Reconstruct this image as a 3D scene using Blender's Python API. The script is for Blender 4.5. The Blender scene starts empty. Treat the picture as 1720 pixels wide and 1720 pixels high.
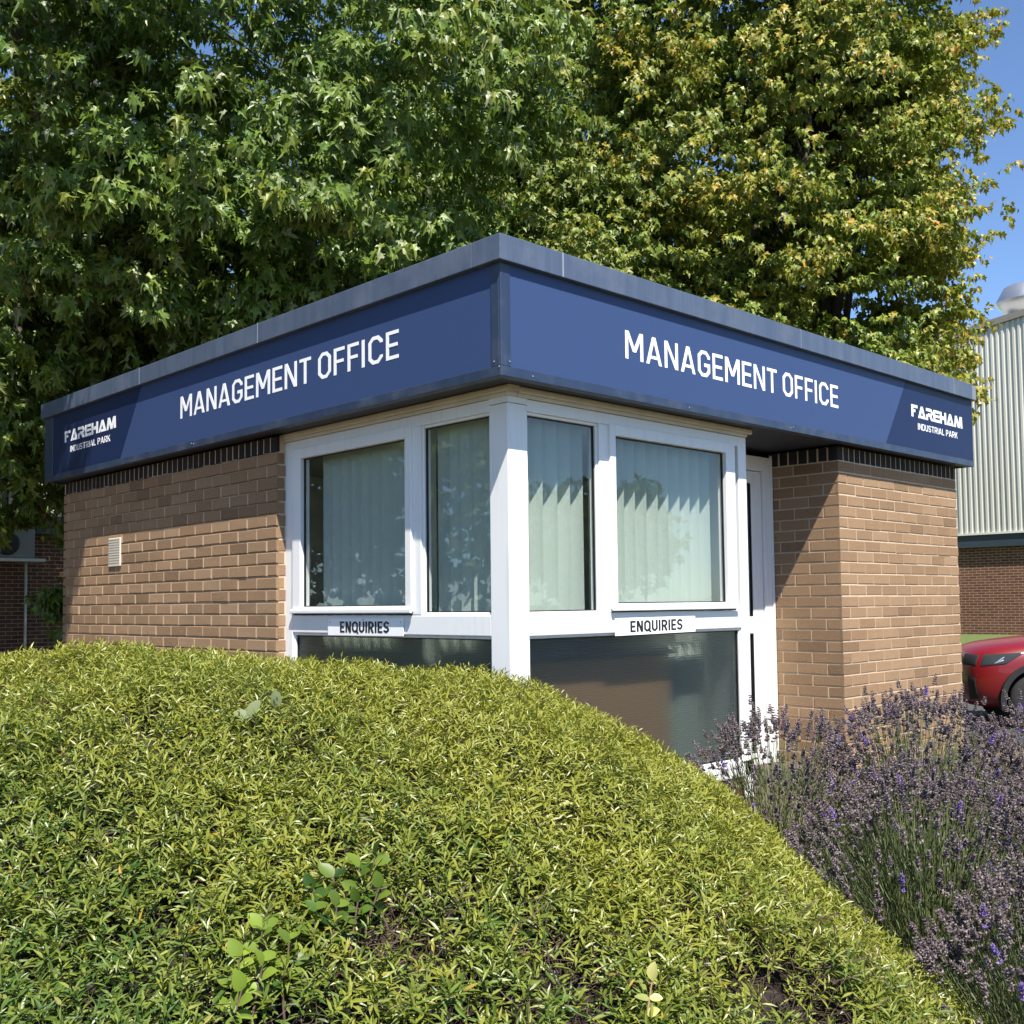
import bpy, bmesh, math, random
import numpy as np
from mathutils import Vector, Matrix
R = math.radians
random.seed(7)
rng = np.random.default_rng(11)
scene = bpy.context.scene
COL = scene.collection

# ------------------------------------------------------------------ camera
CAM = Vector((-3.2737, -3.4412, 1.5993))
YAW, PITCH, ROLL = R(45.9542), R(3.153), R(-0.6457)
F = Vector((math.cos(YAW)*math.cos(PITCH), math.sin(YAW)*math.cos(PITCH), math.sin(PITCH)))
RT = Vector((math.sin(YAW), -math.cos(YAW), 0.0))
UP = RT.cross(F)
X2 = RT*math.cos(ROLL) + UP*math.sin(ROLL)
Y2 = -RT*math.sin(ROLL) + UP*math.cos(ROLL)
cam_data = bpy.data.cameras.new("camera")
cam = bpy.data.objects.new("camera", cam_data)
COL.objects.link(cam)
M3 = Matrix((X2, Y2, -F)).transposed()
cam.matrix_world = Matrix.Translation(CAM) @ M3.to_4x4()
cam_data.sensor_width = 36.0
cam_data.sensor_fit = 'HORIZONTAL'
cam_data.lens = 36.0*1791.142/1720.0
cam_data.shift_y = 0.0330
cam_data.clip_start = 0.05
cam_data.clip_end = 3000.0
scene.camera = cam

# ------------------------------------------------------------------ light
SUN = Vector((-1.0, -2.0, 3.4)).normalized()       # direction towards the sun
sun_el = math.asin(SUN.z)
sun_az = math.atan2(SUN.x, SUN.y)
world = bpy.data.worlds.new("World")
scene.world = world
world.use_nodes = True
wt = world.node_tree
for n in list(wt.nodes): wt.nodes.remove(n)
sky = wt.nodes.new('ShaderNodeTexSky')
sky.sky_type = 'NISHITA'; sky.sun_disc = False
sky.sun_elevation = sun_el; sky.sun_rotation = sun_az
sky.air_density = 1.0; sky.dust_density = 0.1; sky.ozone_density = 5.0; sky.altitude = 2200.0
bg = wt.nodes.new('ShaderNodeBackground'); bg.inputs['Strength'].default_value = 0.112
wo = wt.nodes.new('ShaderNodeOutputWorld')
wt.links.new(sky.outputs[0], bg.inputs[0]); wt.links.new(bg.outputs[0], wo.inputs[0])
sd = bpy.data.lights.new("sun", 'SUN'); sd.energy = 4.9; sd.angle = R(0.53); sd.color = (1.0, 0.945, 0.86)
so = bpy.data.objects.new("sun", sd); COL.objects.link(so)
so.rotation_euler = SUN.to_track_quat('Z', 'Y').to_euler(); so.location = (-5, -10, 20)
scene.view_settings.view_transform = 'Standard'
scene.view_settings.look = 'None'
scene.view_settings.exposure = 1.0
scene.view_settings.gamma = 1.0
scene.render.resolution_x = 1024; scene.render.resolution_y = 1024
scene.cycles.max_bounces = 8
scene.cycles.transparent_max_bounces = 16
scene.cycles.caustics_reflective = False
scene.cycles.caustics_refractive = False

# ------------------------------------------------------------------ helpers
def tag(o, label=None, cat=None, group=None, kind=None):
    if label: o['label'] = label
    if cat: o['category'] = cat
    if group: o['group'] = group
    if kind: o['kind'] = kind
    return o

def empty(name, loc, label=None, cat=None, group=None):
    o = bpy.data.objects.new(name, None); COL.objects.link(o); o.location = loc
    o.empty_display_size = 0.2
    return tag(o, label, cat, group)

def link(name, me, mats=None, parent=None):
    o = bpy.data.objects.new(name, me); COL.objects.link(o)
    if mats is not None:
        for m in (mats if isinstance(mats, (list, tuple)) else [mats]): me.materials.append(m)
    if parent is not None:
        o.parent = parent
        # parents carry no rotation, so the accumulated location is enough
        off = Vector((0, 0, 0)); q = parent
        while q is not None:
            off += q.location; q = q.parent
        o.location = -off
    return o

def np_mesh(name, V, faces_list, mat_idx=None, smooth=False, attrs=None):
    """V (n,3); faces_list: list of (m,k) int arrays"""
    me = bpy.data.meshes.new(name)
    V = np.asarray(V, dtype=np.float32)
    me.vertices.add(len(V)); me.vertices.foreach_set('co', V.ravel())
    tot = sum(f.size for f in faces_list); nf = sum(len(f) for f in faces_list)
    me.loops.add(tot); me.polygons.add(nf)
    me.loops.foreach_set('vertex_index', np.concatenate([f.ravel() for f in faces_list]).astype(np.int32))
    lt = np.concatenate([np.full(len(f), f.shape[1]) for f in faces_list]).astype(np.int32)
    ls = np.concatenate([[0], np.cumsum(lt)[:-1]]).astype(np.int32)
    me.polygons.foreach_set('loop_start', ls)
    try: me.polygons.foreach_set('loop_total', lt)
    except Exception: pass
    if mat_idx is not None: me.polygons.foreach_set('material_index', np.asarray(mat_idx, dtype=np.int32))
    me.polygons.foreach_set('use_smooth', np.full(nf, bool(smooth)))
    if attrs:
        for k, a in attrs.items():
            at = me.attributes.new(k, 'FLOAT', 'POINT'); at.data.foreach_set('value', np.asarray(a, dtype=np.float32))
    me.update(calc_edges=True); me.validate()
    return me

class Bm:
    """collects boxes, prisms and tubes into ONE mesh object"""
    def __init__(s): s.bm = bmesh.new()
    def box(s, x0, x1, y0, y1, z0, z1, mi=0):
        x0, x1 = min(x0, x1), max(x0, x1); y0, y1 = min(y0, y1), max(y0, y1); z0, z1 = min(z0, z1), max(z0, z1)
        v = [s.bm.verts.new(p) for p in ((x0,y0,z0),(x1,y0,z0),(x1,y1,z0),(x0,y1,z0),(x0,y0,z1),(x1,y0,z1),(x1,y1,z1),(x0,y1,z1))]
        for q in ((3,2,1,0),(4,5,6,7),(0,1,5,4),(1,2,6,5),(2,3,7,6),(3,0,4,7)):
            f = s.bm.faces.new([v[i] for i in q]); f.material_index = mi
        return s
    def poly(s, pts, nrm, th, mi=0):
        """extrude the polygon pts (3D) by th along nrm"""
        n = Vector(nrm)*th
        a = [s.bm.verts.new(p) for p in pts]; b = [s.bm.verts.new(Vector(p)+n) for p in pts]
        k = len(pts)
        f = [s.bm.faces.new(a), s.bm.faces.new(list(reversed(b)))]
        for i in range(k): f.append(s.bm.faces.new([a[i], b[i], b[(i+1)%k], a[(i+1)%k]]))
        for q in f: q.material_index = mi
        return s
    def tube(s, pts, r, n=8, mi=0, cap=True):
        pts = [Vector(p) for p in pts]
        rs = r if isinstance(r, (list, tuple)) else [r]*len(pts)
        rings = []
        ref = None
        for i, p in enumerate(pts):
            d = (pts[min(i+1, len(pts)-1)] - pts[max(i-1, 0)]).normalized()
            if ref is None:
                ref = Vector((0, 0, 1)) if abs(d.z) < 0.9 else Vector((1, 0, 0))
            u = d.cross(ref).normalized(); w = d.cross(u).normalized(); ref = u.cross(d)
            rings.append([s.bm.verts.new(p + (u*math.cos(2*math.pi*k/n) + w*math.sin(2*math.pi*k/n))*rs[i]) for k in range(n)])
        for a, b in zip(rings[:-1], rings[1:]):
            for k in range(n):
                f = s.bm.faces.new([a[k], a[(k+1)%n], b[(k+1)%n], b[k]]); f.material_index = mi; f.smooth = True
        if cap:
            for rg in (rings[0], rings[-1]):
                f = s.bm.faces.new(rg); f.material_index = mi
        return s
    def lathe(s, c, axis, prof, n=24, mi=0, smooth=True):
        """prof: list of (offset along axis, radius)"""
        ax = Vector(axis).normalized(); u = ax.orthogonal().normalized(); w = ax.cross(u)
        c = Vector(c); rings = []
        for (h, r) in prof:
            rings.append([s.bm.verts.new(c + ax*h + (u*math.cos(2*math.pi*k/n)+w*math.sin(2*math.pi*k/n))*max(r, 1e-4)) for k in range(n)])
        for a, b in zip(rings[:-1], rings[1:]):
            for k in range(n):
                f = s.bm.faces.new([a[k], a[(k+1)%n], b[(k+1)%n], b[k]]); f.material_index = mi; f.smooth = smooth
        f = s.bm.faces.new(rings[0]); f.material_index = mi
        f = s.bm.faces.new(rings[-1]); f.material_index = mi
        return s
    def build(s, name, mats, parent=None, bevel=0.0, seg=1):
        bmesh.ops.recalc_face_normals(s.bm, faces=s.bm.faces)
        if bevel > 0:
            es = [e for e in s.bm.edges if len(e.link_faces) == 2 and e.calc_face_angle(0) > 0.6]
            bmesh.ops.bevel(s.bm, geom=es, offset=bevel, segments=seg, affect='EDGES', profile=0.6)
        me = bpy.data.meshes.new(name); s.bm.to_mesh(me); s.bm.free()
        return link(name, me, mats, parent)

# ------------------------------------------------------------------ materials
class NT:
    def __init__(s, name):
        s.m = bpy.data.materials.new(name); s.m.use_nodes = True
        s.t = s.m.node_tree
        for n in list(s.t.nodes): s.t.nodes.remove(n)
        s.out = s.t.nodes.new('ShaderNodeOutputMaterial')
    def n(s, typ, **kw):
        nd = s.t.nodes.new(typ)
        for k, v in kw.items():
            if k.startswith('_'): setattr(nd, k[1:], v)
            else: s.set(nd, k, v)
        return nd
    def set(s, nd, k, v):
        key = int(k[1:]) if k[0] == 'i' and k[1:].isdigit() else k.replace('_', ' ')
        if isinstance(v, bpy.types.NodeSocket): s.t.links.new(v, nd.inputs[key])
        else: nd.inputs[key].default_value = v
    def surf(s, sock): s.t.links.new(sock, s.out.inputs['Surface']); return s.m
    def ramp(s, fac, stops):
        r = s.t.nodes.new('ShaderNodeValToRGB'); s.t.links.new(fac, r.inputs[0])
        e = r.color_ramp.elements
        while len(e) < len(stops): e.new(0.5)
        for i, (p, c) in enumerate(stops):
            e[i].position = p; e[i].color = (*c, 1) if len(c) == 3 else c
        return r.outputs[0]
    def mix(s, fac, a, b, blend='MIX'):
        m = s.t.nodes.new('ShaderNodeMix'); m.data_type = 'RGBA'; m.blend_type = blend
        for k, v in ((0, fac), (6, a), (7, b)):
            if isinstance(v, bpy.types.NodeSocket): s.t.links.new(v, m.inputs[k])
            else: m.inputs[k].default_value = (*v, 1) if isinstance(v, tuple) and len(v) == 3 else v
        return m.outputs[2]
    def noise(s, scale, detail=4, rough=0.55, vec=None, **kw):
        n = s.n('ShaderNodeTexNoise', Scale=scale, Detail=float(detail), Roughness=rough)
        if vec is None:
            g = s.t.nodes.new('ShaderNodeNewGeometry'); vec = g.outputs['Position']
        s.t.links.new(vec, n.inputs['Vector'])
        return n.outputs[0]
    def bump(s, h, strength=0.3, dist=0.01):
        b = s.n('ShaderNodeBump', Strength=strength, Distance=dist); s.t.links.new(h, b.inputs['Height']); return b.outputs[0]
    def math(s, op, a, b=0.0):
        m = s.t.nodes.new('ShaderNodeMath'); m.operation = op
        for k, v in ((0, a), (1, b)):
            if isinstance(v, bpy.types.NodeSocket): s.t.links.new(v, m.inputs[k])
            else: m.inputs[k].default_value = v
        return m.outputs[0]
    def schlick(s):
        g = s.t.nodes.new('ShaderNodeNewGeometry')
        d = s.t.nodes.new('ShaderNodeVectorMath'); d.operation = 'DOT_PRODUCT'
        s.t.links.new(g.outputs['Incoming'], d.inputs[0]); s.t.links.new(g.outputs['Normal'], d.inputs[1])
        c = s.math('SUBTRACT', 1.0, s.math('ABSOLUTE', d.outputs['Value']))
        return s.math('ADD', 0.043, s.math('MULTIPLY', 0.957, s.math('POWER', c, 5.0)))
    def geo(s, out): return s.t.nodes.new('ShaderNodeNewGeometry').outputs[out]
    def attr(s, name):
        a = s.t.nodes.new('ShaderNodeAttribute'); a.attribute_name = name; return a.outputs['Fac']

def simple(name, col, rough=0.5, metal=0.0, var=0.12, scale=6.0, bump=0.0, bscale=80.0, coat=0.0, spec=0.5):
    t = NT(name)
    f = t.noise(scale, 5)
    c = t.mix(f, tuple(x*(1-var) for x in col), tuple(min(1, x*(1+var)) for x in col))
    p = t.n('ShaderNodeBsdfPrincipled', Base_Color=c, Roughness=rough, Metallic=metal)
    p.inputs['Coat Weight'].default_value = coat
    p.inputs['Coat Roughness'].default_value = 0.05
    p.inputs['Specular IOR Level'].default_value = spec
    if bump: t.set(p, 'Normal', t.bump(t.noise(bscale, 3), bump, 0.004))
    return t.surf(p.outputs[0])

def brick_mat(name, c0, c1, c2, bump=0.5):
    t = NT(name)
    rnd = t.geo('Random Per Island')
    c = t.ramp(rnd, [(0.0, c0), (0.45, c1), (0.8, c2), (1.0, tuple(x*0.66 for x in c0))])
    big = t.noise(1.3, 3)
    sp = t.noise(230.0, 4, 0.7)
    c = t.mix(t.math('MULTIPLY', t.math('SUBTRACT', sp, 0.36), 1.5), c, tuple(x*1.5 for x in c2), 'MIX')
    c = t.mix(0.34, c, t.ramp(sp, [(0.35, (0.25, 0.22, 0.2)), (0.65, (1, 1, 1))]), 'MULTIPLY')
    c = t.mix(0.25, c, t.ramp(big, [(0.3, (0.6, 0.58, 0.55)), (0.7, (1, 1, 1))]), 'MULTIPLY')
    p = t.n('ShaderNodeBsdfPrincipled', Base_Color=c, Roughness=0.93)
    p.inputs['Specular IOR Level'].default_value = 0.2
    t.set(p, 'Normal', t.bump(t.noise(150.0, 5, 0.7), bump, 0.006))
    return t.surf(p.outputs[0])

M = {}
M['brick'] = brick_mat('sand_faced_brick', (0.250, 0.155, 0.088), (0.312, 0.200, 0.116), (0.350, 0.232, 0.140))
M['dark_brick'] = brick_mat('dark_soldier_brick', (0.020, 0.019, 0.023), (0.027, 0.025, 0.029), (0.038, 0.034, 0.036))
M['mortar'] = simple('mortar', (0.55, 0.43, 0.30), 0.95, var=0.2, scale=40, bump=0.4, bscale=300)
M['navy'] = None
def navy():
    t = NT('navy_painted_metal')
    st = t.n('ShaderNodeTexNoise', Scale=1.0, Detail=6.0, Roughness=0.6)
    mp = t.n('ShaderNodeMapping'); t.set(mp, 'Vector', t.geo('Position')); mp.inputs['Scale'].default_value = (14, 14, 1.2)
    t.t.links.new(mp.outputs[0], st.inputs['Vector'])
    c = t.ramp(st.outputs[0], [(0.3, (0.018, 0.030, 0.062)), (0.6, (0.026, 0.042, 0.084)), (0.85, (0.050, 0.070, 0.120))])
    blotch = t.noise(5.0, 6, 0.65)
    c = t.mix(t.ramp(blotch, [(0.5, (0, 0, 0)), (0.75, (0.5, 0.5, 0.5))]), c, (0.10, 0.115, 0.15))
    p = t.n('ShaderNodeBsdfPrincipled', Base_Color=c, Roughness=t.ramp(blotch, [(0.3, (0.30,)*3), (0.7, (0.48,)*3)]))
    p.inputs['Specular IOR Level'].default_value = 0.55
    wav = t.noise(2.3, 2)
    t.set(p, 'Normal', t.bump(wav, 0.12, 0.03))
    return t.surf(p.outputs[0])
M['navy'] = navy()
def coping_metal():
    t = NT('weathered_sky_lit_coping')  # paler base than the navy trim paints in sky reflection, besides weathering
    st = t.n('ShaderNodeTexNoise', Scale=1.0, Detail=6.0, Roughness=0.6)
    mp = t.n('ShaderNodeMapping'); t.set(mp, 'Vector', t.geo('Position')); mp.inputs['Scale'].default_value = (22, 22, 1.6)
    t.t.links.new(mp.outputs[0], st.inputs['Vector'])
    c = t.ramp(st.outputs[0], [(0.3, (0.058, 0.080, 0.128)), (0.6, (0.078, 0.104, 0.158)), (0.85, (0.115, 0.140, 0.190))])
    bl = t.noise(3.5, 6, 0.65)
    c = t.mix(t.ramp(bl, [(0.48, (0, 0, 0)), (0.75, (0.6, 0.6, 0.6))]), c, (0.145, 0.165, 0.205))
    p = t.n('ShaderNodeBsdfPrincipled', Base_Color=c, Roughness=t.ramp(bl, [(0.3, (0.34,)*3), (0.7, (0.5,)*3)]))
    t.set(p, 'Normal', t.bump(t.noise(2.0, 2), 0.12, 0.03))
    return t.surf(p.outputs[0])
M['coping'] = coping_metal()
M['soffit'] = simple('navy_soffit', (0.022, 0.027, 0.040), 0.6)
M['seam'] = simple('sealant', (0.24, 0.28, 0.33), 0.5)
M['zinc'] = simple('dull_zinc', (0.33, 0.34, 0.34), 0.5, 0.6)
M['felt'] = simple('roofing_felt', (0.09, 0.09, 0.09), 0.95, bump=0.3)
M['sign_blue'] = simple('sign_blue_vinyl', (0.0345, 0.0615, 0.152), 0.45, var=0.02, spec=0.3)
M['sign_dark'] = simple('sign_dark_vinyl', (0.0085, 0.0185, 0.066), 0.45, var=0.02, spec=0.3)
M['vinyl'] = simple('white_vinyl', (0.90, 0.90, 0.90), 0.4, var=0.02)
M['black_vinyl'] = simple('black_vinyl', (0.012, 0.012, 0.012), 0.45)
def upvc():
    t = NT('white_upvc')
    c = t.mix(t.noise(3.0, 5), (0.74, 0.75, 0.745), (0.81, 0.815, 0.805))
    mp = t.n('ShaderNodeMapping'); t.set(mp, 'Vector', t.geo('Position')); mp.inputs['Scale'].default_value = (40, 40, 2.0)
    d = t.n('ShaderNodeTexNoise', Scale=1.0, Detail=5.0); t.t.links.new(mp.outputs[0], d.inputs['Vector'])
    c = t.mix(t.ramp(d.outputs[0], [(0.55, (0, 0, 0)), (0.8, (0.35,)*3)]), c, (0.50, 0.49, 0.44))
    p = t.n('ShaderNodeBsdfPrincipled', Base_Color=c, Roughness=0.32)
    return t.surf(p.outputs[0])
M['upvc'] = upvc()
M['upvc_old'] = simple('weathered_upvc', (0.60, 0.555, 0.47), 0.5, var=0.2, scale=9)
M['gasket'] = simple('black_gasket', (0.01, 0.01, 0.011), 0.5)
def glass(name, tint, boost, rough=0.0, wavy=0.0):
    t = NT(name)
    tr = t.n('ShaderNodeBsdfTransparent', Color=(*tint, 1))
    gl = t.n('ShaderNodeBsdfGlossy', Color=(0.95, 1.0, 0.98, 1), Roughness=rough)
    fr = t.schlick()
    if wavy:
        b = t.bump(t.noise(1.6, 1), wavy, 0.02); t.set(gl, 'Normal', b)
    fac = t.math('MINIMUM', t.math('MULTIPLY', fr, boost), 1.0)
    mx = t.n('ShaderNodeMixShader'); t.t.links.new(fac, mx.inputs[0]); t.t.links.new(tr.outputs[0], mx.inputs[1]); t.t.links.new(gl.outputs[0], mx.inputs[2])
    return t.surf(mx.outputs[0])
M['glass'] = glass('clear_glass', (0.975, 0.995, 0.985), 1.0, 0.0, 0.004)
def obscured():
    t = NT('obscured_glass')
    pos = t.geo('Position')
    mp = t.n('ShaderNodeMapping'); t.set(mp, 'Vector', pos)
    sep = t.n('ShaderNodeSeparateXYZ'); t.t.links.new(pos, sep.inputs[0])
    u = t.math('ADD', sep.outputs[0], sep.outputs[1])
    wz = t.math('SINE', t.math('MULTIPLY', sep.outputs[2], 2*math.pi/0.0135))
    wu = t.math('SINE', t.math('MULTIPLY', u, 2*math.pi/0.017))
    h = t.math('ADD', t.math('MULTIPLY', wz, 1.0), t.math('MULTIPLY', wu, 0.45))
    nb = t.bump(h, 0.55, 0.0022)
    rf = t.n('ShaderNodeBsdfRefraction', Color=(0.92, 0.95, 0.93, 1), Roughness=0.36, IOR=1.14); t.set(rf, 'Normal', nb)
    tp = t.n('ShaderNodeBsdfTransparent', Color=(0.90, 0.94, 0.91, 1))
    m0 = t.n('ShaderNodeMixShader'); m0.inputs[0].default_value = 0.46
    t.t.links.new(rf.outputs[0], m0.inputs[1]); t.t.links.new(tp.outputs[0], m0.inputs[2])
    gl = t.n('ShaderNodeBsdfGlossy', Color=(0.9, 0.95, 0.92, 1), Roughness=0.16); t.set(gl, 'Normal', nb)
    fr = t.schlick()
    mx = t.n('ShaderNodeMixShader'); t.t.links.new(t.math('MINIMUM', t.math('MULTIPLY', fr, 0.9), 1.0), mx.inputs[0])
    t.t.links.new(m0.outputs[0], mx.inputs[1]); t.t.links.new(gl.outputs[0], mx.inputs[2])
    return t.surf(mx.outputs[0])
M['obscured'] = obscured()
def blind_mat():
    t = NT('mint_blind_fabric')
    c = t.mix(t.noise(160, 3), (0.70, 0.755, 0.715), (0.76, 0.815, 0.775))
    d = t.n('ShaderNodeBsdfDiffuse', Color=c); tl = t.n('ShaderNodeBsdfTranslucent', Color=c)
    mx = t.n('ShaderNodeMixShader'); mx.inputs[0].default_value = 0.3
    t.t.links.new(d.outputs[0], mx.inputs[1]); t.t.links.new(tl.outputs[0], mx.inputs[2])
    return t.surf(mx.outputs[0])
M['blind'] = blind_mat()
M['plaster'] = simple('interior_plaster', (0.62, 0.60, 0.55), 0.9)
M['carpet'] = simple('brown_carpet', (0.10, 0.075, 0.055), 0.95, bump=0.4)
M['desk_wood'] = simple('desk_wood', (0.60, 0.34, 0.19), 0.5, var=0.25, scale=3)
M['vent'] = simple('cream_plastic_vent', (0.62, 0.56, 0.46), 0.5)
M['steel_dark'] = simple('slate_blue_steel', (0.030, 0.046, 0.058), 0.45, 0.0)
def cladding():
    t = NT('pale_profiled_cladding')
    mp = t.n('ShaderNodeMapping'); t.set(mp, 'Vector', t.geo('Position')); mp.inputs['Scale'].default_value = (3, 3, 0.25)
    d = t.n('ShaderNodeTexNoise', Scale=1.0, Detail=6.0); t.t.links.new(mp.outputs[0], d.inputs['Vector'])
    c = t.ramp(d.outputs[0], [(0.3, (0.46, 0.45, 0.40)), (0.6, (0.53, 0.52, 0.465)), (0.85, (0.57, 0.565, 0.52))])
    p = t.n('ShaderNodeBsdfPrincipled', Base_Color=c, Roughness=0.5)
    return t.surf(p.outputs[0])
M['cladding'] = cladding()
M['trim_pale'] = simple('pale_trim', (0.62, 0.61, 0.55), 0.45)
M['verge'] = simple('brown_grey_verge', (0.20, 0.18, 0.155), 0.5)
M['galv'] = simple('galvanised_steel', (0.46, 0.47, 0.48), 0.32, 0.75, var=0.15, scale=4)
def far_brick():
    t = NT('red_brown_brickwork')
    pos = t.geo('Position'); sep = t.n('ShaderNodeSeparateXYZ'); t.t.links.new(pos, sep.inputs[0])
    cmb = t.n('ShaderNodeCombineXYZ'); t.t.links.new(t.math('ADD', sep.outputs[0], sep.outputs[1]), cmb.inputs[0]); t.t.links.new(sep.outputs[2], cmb.inputs[1])
    b = t.n('ShaderNodeTexBrick', Scale=1.0, Mortar_Size=0.0075, Mortar_Smooth=0.1, Bias=0.0, Brick_Width=0.225, Row_Height=0.075)
    t.t.links.new(cmb.outputs[0], b.inputs['Vector'])
    b.inputs['Color1'].default_value = (0.095, 0.036, 0.022, 1); b.inputs['Color2'].default_value = (0.150, 0.062, 0.036, 1); b.inputs['Mortar'].default_value = (0.36, 0.25, 0.165, 1)
    c = t.mix(0.4, b.outputs[0], t.ramp(t.noise(7, 4), [(0.3, (0.55,)*3), (0.7, (1,)*3)]), 'MULTIPLY')
    p = t.n('ShaderNodeBsdfPrincipled', Base_Color=c, Roughness=0.9)
    t.set(p, 'Normal', t.bump(t.math('SUBTRACT', 1.0, b.outputs[1]), 0.6, 0.008))
    return t.surf(p.outputs[0])
M['far_brick'] = far_brick()

def leaf_mat(name, stops, tint_col, rough=0.45, transl=0.35, tr_col=None, spec=0.5):
    t = NT(name)
    rnd = t.geo('Random Per Island')
    c = t.ramp(rnd, stops)
    c = t.mix(t.attr('tint'), c, tint_col)
    p = t.n('ShaderNodeBsdfPrincipled', Base_Color=c, Roughness=rough)
    p.inputs['Specular IOR Level'].default_value = spec
    tl = t.n('ShaderNodeBsdfTranslucent', Color=t.mix(0.5, c, tr_col or (0.20, 0.26, 0.02)))
    mx = t.n('ShaderNodeMixShader'); mx.inputs[0].default_value = transl
    t.t.links.new(p.outputs[0], mx.inputs[1]); t.t.links.new(tl.outputs[0], mx.inputs[2])
    return t.surf(mx.outputs[0])
M['leaf_left'] = leaf_mat('maple_leaf_green', [(0, (0.0650, 0.1301, 0.0217)), (0.5, (0.1084, 0.1952, 0.0281)), (0.85, (0.1842, 0.2709, 0.0390)), (1.0, (0.2819, 0.3252, 0.1952))], (0.30, 0.27, 0.03), 0.42, 0.34, spec=0.5)
M['leaf_mid'] = leaf_mat('maple_leaf_mid', [(0, (0.0786, 0.1398, 0.0240)), (0.5, (0.1354, 0.2141, 0.0349)), (0.88, (0.2293, 0.3058, 0.0524)), (1.0, (0.3276, 0.3494, 0.1747))], (0.32, 0.28, 0.03), 0.45, 0.32, spec=0.45)
M['leaf_right'] = leaf_mat('maple_leaf_gold', [(0, (0.0949, 0.1519, 0.0211)), (0.5, (0.1794, 0.2489, 0.0318)), (0.88, (0.2954, 0.3481, 0.0464)), (0.975, (0.3796, 0.4007, 0.1266)), (1.0, (0.6329, 0.2742, 0.0422))], (0.38, 0.27, 0.028), 0.45, 0.33, spec=0.45)
M['bark'] = simple('maple_bark', (0.075, 0.060, 0.045), 0.9, var=0.35, scale=12, bump=0.8, bscale=40)
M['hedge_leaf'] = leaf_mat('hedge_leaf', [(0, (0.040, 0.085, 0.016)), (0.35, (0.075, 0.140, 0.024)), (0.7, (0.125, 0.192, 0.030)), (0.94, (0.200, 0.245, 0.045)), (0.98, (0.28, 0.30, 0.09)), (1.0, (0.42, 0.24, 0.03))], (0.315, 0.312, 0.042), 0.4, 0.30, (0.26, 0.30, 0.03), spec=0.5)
M['twig'] = simple('brown_twig', (0.075, 0.046, 0.032), 0.85, var=0.4, scale=30)
M['core'] = simple('shaded_hedge_litter', (0.016, 0.011, 0.008), 0.95, var=0.5, scale=25, bump=0.8, bscale=60)  # litter darkened so the gaps between leaves read as shade
M['shiny_leaf'] = leaf_mat('broad_glossy_leaf', [(0, (0.014, 0.042, 0.007)), (0.6, (0.024, 0.065, 0.010)), (1.0, (0.05, 0.11, 0.016))], (0.22, 0.30, 0.035), 0.45, 0.22, spec=0.35)
M['cream_leaf'] = leaf_mat('variegated_leaf', [(0, (0.52, 0.50, 0.14)), (1.0, (0.62, 0.58, 0.22))], (0.10, 0.16, 0.05), 0.4, 0.25, (0.5, 0.5, 0.1))
M['shoot'] = simple('pinkish_shoot', (0.26, 0.15, 0.09), 0.7)
M['lav_stem'] = leaf_mat('lavender_stem', [(0, (0.075, 0.105, 0.030)), (1.0, (0.150, 0.180, 0.060))], (0.14, 0.18, 0.09), 0.6, 0.15)
M['lav_head'] = leaf_mat('lavender_flower', [(0, (0.070, 0.050, 0.054)), (0.45, (0.130, 0.100, 0.106)), (0.8, (0.225, 0.182, 0.182)), (1.0, (0.34, 0.29, 0.27))], (0.22, 0.14, 0.46), 0.7, 0.15, (0.2, 0.12, 0.25), spec=0.2)
M['lav_leaf'] = leaf_mat('lavender_leaf', [(0, (0.085, 0.115, 0.045)), (1.0, (0.175, 0.205, 0.095))], (0.2, 0.2, 0.1), 0.6, 0.2, (0.15, 0.2, 0.06))

def ground_mat():
    t = NT('soil_and_grass')
    sep = t.n('ShaderNodeSeparateXYZ'); t.t.links.new(t.geo('Position'), sep.inputs[0])
    g = t.ramp(t.noise(9, 6, 0.7), [(0.3, (0.055, 0.095, 0.020)), (0.55, (0.105, 0.150, 0.035)), (0.75, (0.19, 0.185, 0.07))])
    s = t.ramp(t.noise(22, 6, 0.7), [(0.3, (0.09, 0.065, 0.042)), (0.6, (0.19, 0.145, 0.095)), (0.8, (0.30, 0.245, 0.17))])
    c = t.mix(t.ramp(t.math('ADD', t.math('MULTIPLY', t.math('SUBTRACT', sep.outputs[0], 6.0), 0.5), t.math('MULTIPLY', t.noise(1.2, 4), 0.6)), [(0.3, (0, 0, 0)), (0.6, (1, 1, 1))]), s, g)
    p = t.n('ShaderNodeBsdfPrincipled', Base_Color=c, Roughness=0.95)
    t.set(p, 'Normal', t.bump(t.noise(60, 5, 0.7), 0.8, 0.03))
    return t.surf(p.outputs[0])
M['ground'] = ground_mat()
M['asphalt'] = simple('asphalt', (0.055, 0.055, 0.055), 0.9, var=0.3, scale=20, bump=0.6, bscale=200)

# ------------------------------------------------------------------ ground
def sstep(t):
    t = np.clip(t, 0, 1); return t*t*(3-2*t)
def ground_h(x, y):
    x = np.asarray(x, float); y = np.asarray(y, float)
    dx = np.maximum(np.maximum(0-x, x-5.1), 0); dy = np.maximum(np.maximum(0-y, y-5.4), 0)
    d = np.hypot(dx, dy)
    h = 0.45*sstep(1-d/3.0)
    far = np.maximum(sstep((x-15.5)/9.5)*0.62, sstep((y-13.0)/4.0)*0.3)
    return h + far
def grid_axis(fine, lo, hi):
    a = np.arange(lo, hi, fine)
    far = np.array([-900, -400, -150, -60, -30]); 
    return np.concatenate([far, a, np.array([hi, 60, 150, 400, 900])])
gx = grid_axis(0.4, -12, 30); gy = grid_axis(0.4, -14, 24)
GX, GY = np.meshgrid(gx, gy, indexing='ij')
GV = np.stack([GX, GY, ground_h(GX, GY)], -1).reshape(-1, 3)
nx, ny = GX.shape
ii, jj = np.meshgrid(np.arange(nx-1), np.arange(ny-1), indexing='ij')
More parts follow.
